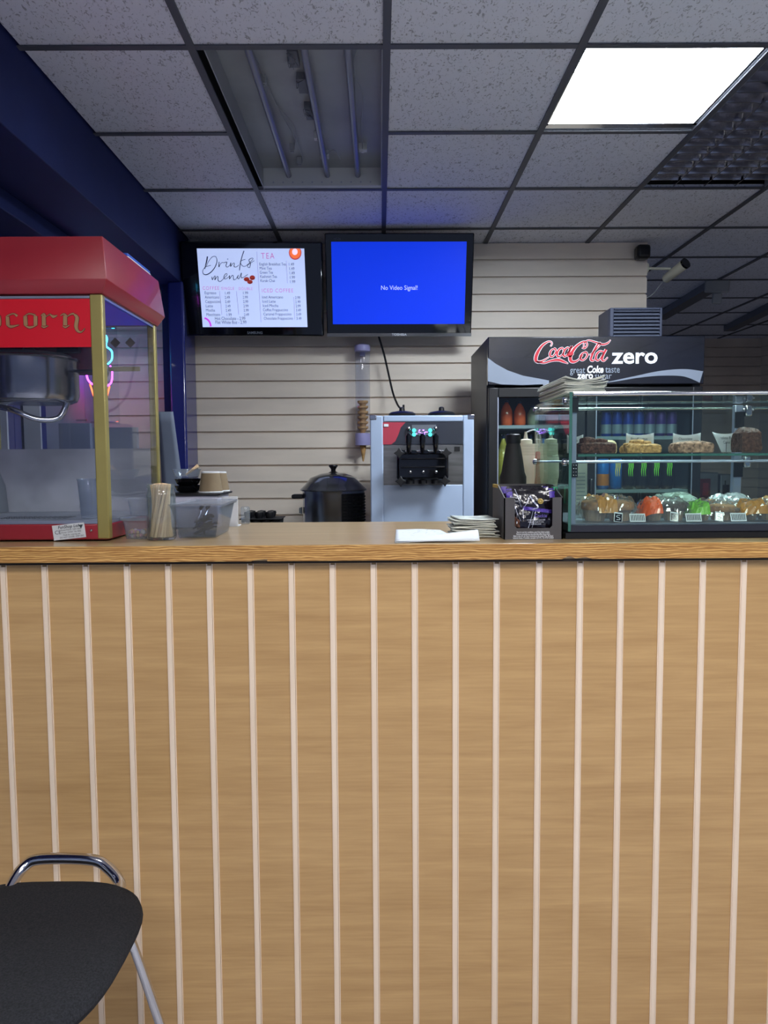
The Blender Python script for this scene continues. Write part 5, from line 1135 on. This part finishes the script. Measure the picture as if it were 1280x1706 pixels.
for k in range(34):
    c_ = k % 5; lay = k // 17; x = tx_ + random.uniform(-.022, .022); y = ty_ + random.uniform(-.022, .02)
    if c_ not in prot:
        o = B().lathe([(.003, 0), (.0048, .002), (.0048, .007), (.003, .009)], (0, 0, 0), 12).build('marshmallow', cols[c_], label='tiny pastel %s marshmallow in the clear tub' % ('apricot', 'pink', 'lilac', 'white', 'orange')[c_], cat='sweet', group='mini marshmallows in the tub'); prot[c_] = o
    else: o = prot[c_].copy(); COL.objects.link(o)
    o.location = (x, y, ZT + .004 + lay * .0085 + (k % 3) * .001); o.rotation_euler = (random.uniform(0, .5), random.uniform(0, .5), random.uniform(0, 6))
# cutlery container
qa, qb = at(303, 897, Z=ZT), at(350, 899, Z=ZT); ccx = (at(300, 880, 1.95).x + at(368, 880, 2.05).x) / 2 + .010
def trapz(z, w_, y0, y1, sk=0): return [(ccx - w_, y0, z), (ccx + w_, y0, z), (ccx + w_ * .9, y1, z), (ccx - w_ * .9, y1, z)]
t = thing('cutlery_container', (ccx, 2.02, ZT), 'clear rectangular plastic container of teaspoons with a lid', 'container')
hk = at(330, 842, 1.93).z - ZT
b = B(); b.rings([trapz(ZT + .003, .046, 1.925, 2.1), trapz(ZT + .0005, .048, 1.92, 2.105), trapz(ZT + hk, .064, 1.90, 2.13), trapz(ZT + hk, .070, 1.894, 2.136), trapz(ZT + hk - .004, .070, 1.894, 2.136), trapz(ZT + hk - .004, .062, 1.902, 2.128), trapz(ZT + .0045, .046, 1.922, 2.103)], (True, True)).build('tub_body', glass('thin_plastic', (226, 229, 234), .8, rough=.1, haze=.06), t, bevel=.002)
b = B(); b.rings([trapz(ZT + hk + .0005, .071, 1.892, 2.14), trapz(ZT + hk + .005, .072, 1.89, 2.142), trapz(ZT + hk + .006, .06, 1.90, 2.13), trapz(ZT + hk + .003, .058, 1.905, 2.12)], (True, True)).build('lid', 'frost', t)
sp = B(); sp.tube(smooth3([(0, -.05, .002), (0, -.02, .0035), (0, .02, .002), (0, .035, .004)]), [.003] * 19, 6); sp.lathe([(.001, 0), (.008, .002), (.0095, .005), (.0085, .0045), (.001, .001)], (0, .046, .001), 14, sy=1.5)
sp = sp.build('teaspoon', mat('spoon_steel', (150, 150, 156), .2, metal=1), label='steel teaspoon lying in the clear cutlery container', cat='teaspoon', group='teaspoons in the clear container')
random.seed(14)
for k in range(20):
    o = sp if k == 0 else sp.copy()
    if k: COL.objects.link(o)
    o.scale = (.8, .8, .8); o.location = (ccx + random.uniform(-.012, .012), 1.99 + random.uniform(-.005, .045), ZT + .008 + .0022 * k); o.rotation_euler = (random.uniform(-.12, .3) if k < 18 else .7, random.uniform(-.5, .5), random.uniform(-.55, .55) + (1.57 if k % 3 == 0 and False else 0))
# white printer box with bowls and cups on it
q0, q1 = at(285, 835, 2.24), at(368, 835, 2.24); zc_ = at(330, 822, 2.2).z
t = thing('receipt_box', ((q0.x + q1.x) / 2, 2.28, ZT), 'low white box with dark tray top behind the cutlery container', 'box')
B().box(q0.x, q1.x, 2.2, 2.36, ZT + .0005, zc_ - .006).build('body', mat('soft_white', (190, 194, 214), .4), t, bevel=.004); B().box(q0.x, q1.x + .01, 2.19, 2.37, zc_ - .006, zc_).build('top_tray', 'black', t, bevel=.002)
bx_ = at(313, 800, 2.27).x
for k in range(2):
    B().lathe([(.026, 0), (.034, .006), (.040, .02), (.042, .021), (.038, .018), (.03, .006)], (bx_, 2.27, zc_ + .0006 + k * .021), 28).build('black_bowl', 'blackg', label='glossy black bowl, %s of two stacked on the white box' % ('lower', 'upper')[k], cat='bowl', group='stacked black bowls')
B().lathe([(.03, 0), (.036, .004), (.043, .026), (.045, .027), (.04, .022), (.033, .006)], (bx_ - .003, 2.27, zc_ + .045), 28).build('clear_bowl', 'plasc', label='clear plastic bowl on top of the black bowls', cat='bowl')
B().tube([(bx_ + .0, 2.25, zc_ + .055), (bx_ + .036, 2.26, zc_ + .083)], [.003, .0055], 8).build('wooden_spoon', MT['stick'], label='wooden spoon handle sticking out of the clear bowl', cat='spoon')
for k, x in enumerate((351, 363)):
    Yq = 2.245 + .078 * k; cx = at(x, 800, Yq).x; h = at(x, 786, Yq).z - zc_
    t = thing('paper_cup', (cx, Yq, zc_), 'brown paper cup upside down on the white box, %s one' % ('left' if k == 0 else 'right'), 'paper cup', 'upturned paper cups')
    B().lathe([(.0355, .004), (.027, h - .004)], (cx, Yq, zc_), 28).build('sleeve', 'kraft', t); B().lathe([(.0365, .0005), (.0375, .002), (.0365, .005), (.0345, .0045)], (cx, Yq, zc_), 28).build('rim', 'white', t)
    B().lathe([(.027, 0), (.0272, .004), (.024, .005), (.0235, .002), (.001, .0018)], (cx, Yq, zc_ + h - .004), 28).build('cup_base', 'white', t)
q0, q1 = at(371, 870, 2.26), at(397, 827, 2.26)
t = thing('paper_holder', ((q0.x + q1.x) / 2, 2.27, ZT), 'white upright paper holder at the right of the cutlery container', 'holder')
B().box(q0.x, q1.x, 2.25, 2.253, ZT, q1.z).box(q0.x, q1.x, 2.253, 2.3, ZT, ZT + .003).box(q0.x, q0.x + .003, 2.253, 2.3, ZT + .003, q1.z - .01).build('frame', 'white', t, bevel=.0008)
q = at(398, 850, 2.3); B().lathe([(.012, 0), (.014, .004), (.014, .05), (.011, .056)], (q.x + .014, 2.335, ZT), 20).build('small_glass', 'plasc', label='small clear glass right of the white paper holder', cat='glass')

# ------------------------------------------------------------------ stool
SX, SY, SZ = -.735, 1.375, .50
t = thing('visitor_stool', (SX, SY, 0), 'charcoal felt seat on chrome legs in front of the counter', 'chair')
b = B(); rs = []; n_ = 48
def outline(k_, s_):
    a = 2 * math.pi * k_ / n_; x, y = math.cos(a), math.sin(a)
    e = .66; X = math.copysign(abs(x) ** e, x); Yv = math.copysign(abs(y) ** e, y)
    wid = .240 * (1 - .05 * (1 - (Yv + 1) / 2) ** 1.2 - .05 * max(0, Yv) ** 3); return (SX + X * wid * s_, SY + Yv * .235 * s_)
for z, s_ in ((-.045, .80), (-.045, .9), (-.035, .97), (-.02, 1.0), (-.006, .985), (.002, .95), (.006, .86), (.007, .6), (.006, .3), (.006, .01)):
    ring = []
    for k in range(n_):
        x, y = outline(k, s_); fy = (y - SY) / .235; fx = (x - SX) / .238
        ring.append((x, y, SZ + z + .006 * fx * fx - .012 * max(0, -fy) ** 2))
    rs.append(ring)
b.rings(rs).build('seat_pad', 'fabric', t)
zo = .025; yb = SY + .262
loop = [(SX - .10, SY + .16, SZ - .03), (SX - .10, SY + .215, SZ - .0), (SX - .088, yb - .012, SZ + .022), (SX - .055, yb, SZ + zo + .008), (SX + .055, yb, SZ + zo + .006), (SX + .098, yb - .006, SZ + zo - .008), (SX + .142, SY + .22, SZ - .01), (SX + .15, SY + .13, SZ - .03)]
B().tube(smooth3(loop), .0125, 14).build('carry_loop', 'chrome', t)
for sx_, sy_ in ((1, 1), (-1, 1), (1, -1), (-1, -1)):
    x0_, y0_ = SX + sx_ * (.15 if sy_ < 0 else .19), SY + sy_ * .12
    B().tube(smooth3([(x0_ - sx_ * .05, y0_, SZ - .048), (x0_ - sx_ * .01, y0_, SZ - .052), (x0_ + sx_ * .012, y0_ + sy_ * .005, SZ - .09), (x0_ + sx_ * .10, y0_ + sy_ * .06, .0)]), .0095, 12).build('leg', 'chrome', t)
B().box(SX - .15, SX + .15, SY - .13, SY - .11, SZ - .058, SZ - .044).box(SX - .15, SX + .15, SY + .11, SY + .13, SZ - .058, SZ - .044).build('seat_frame', 'chrome', t)
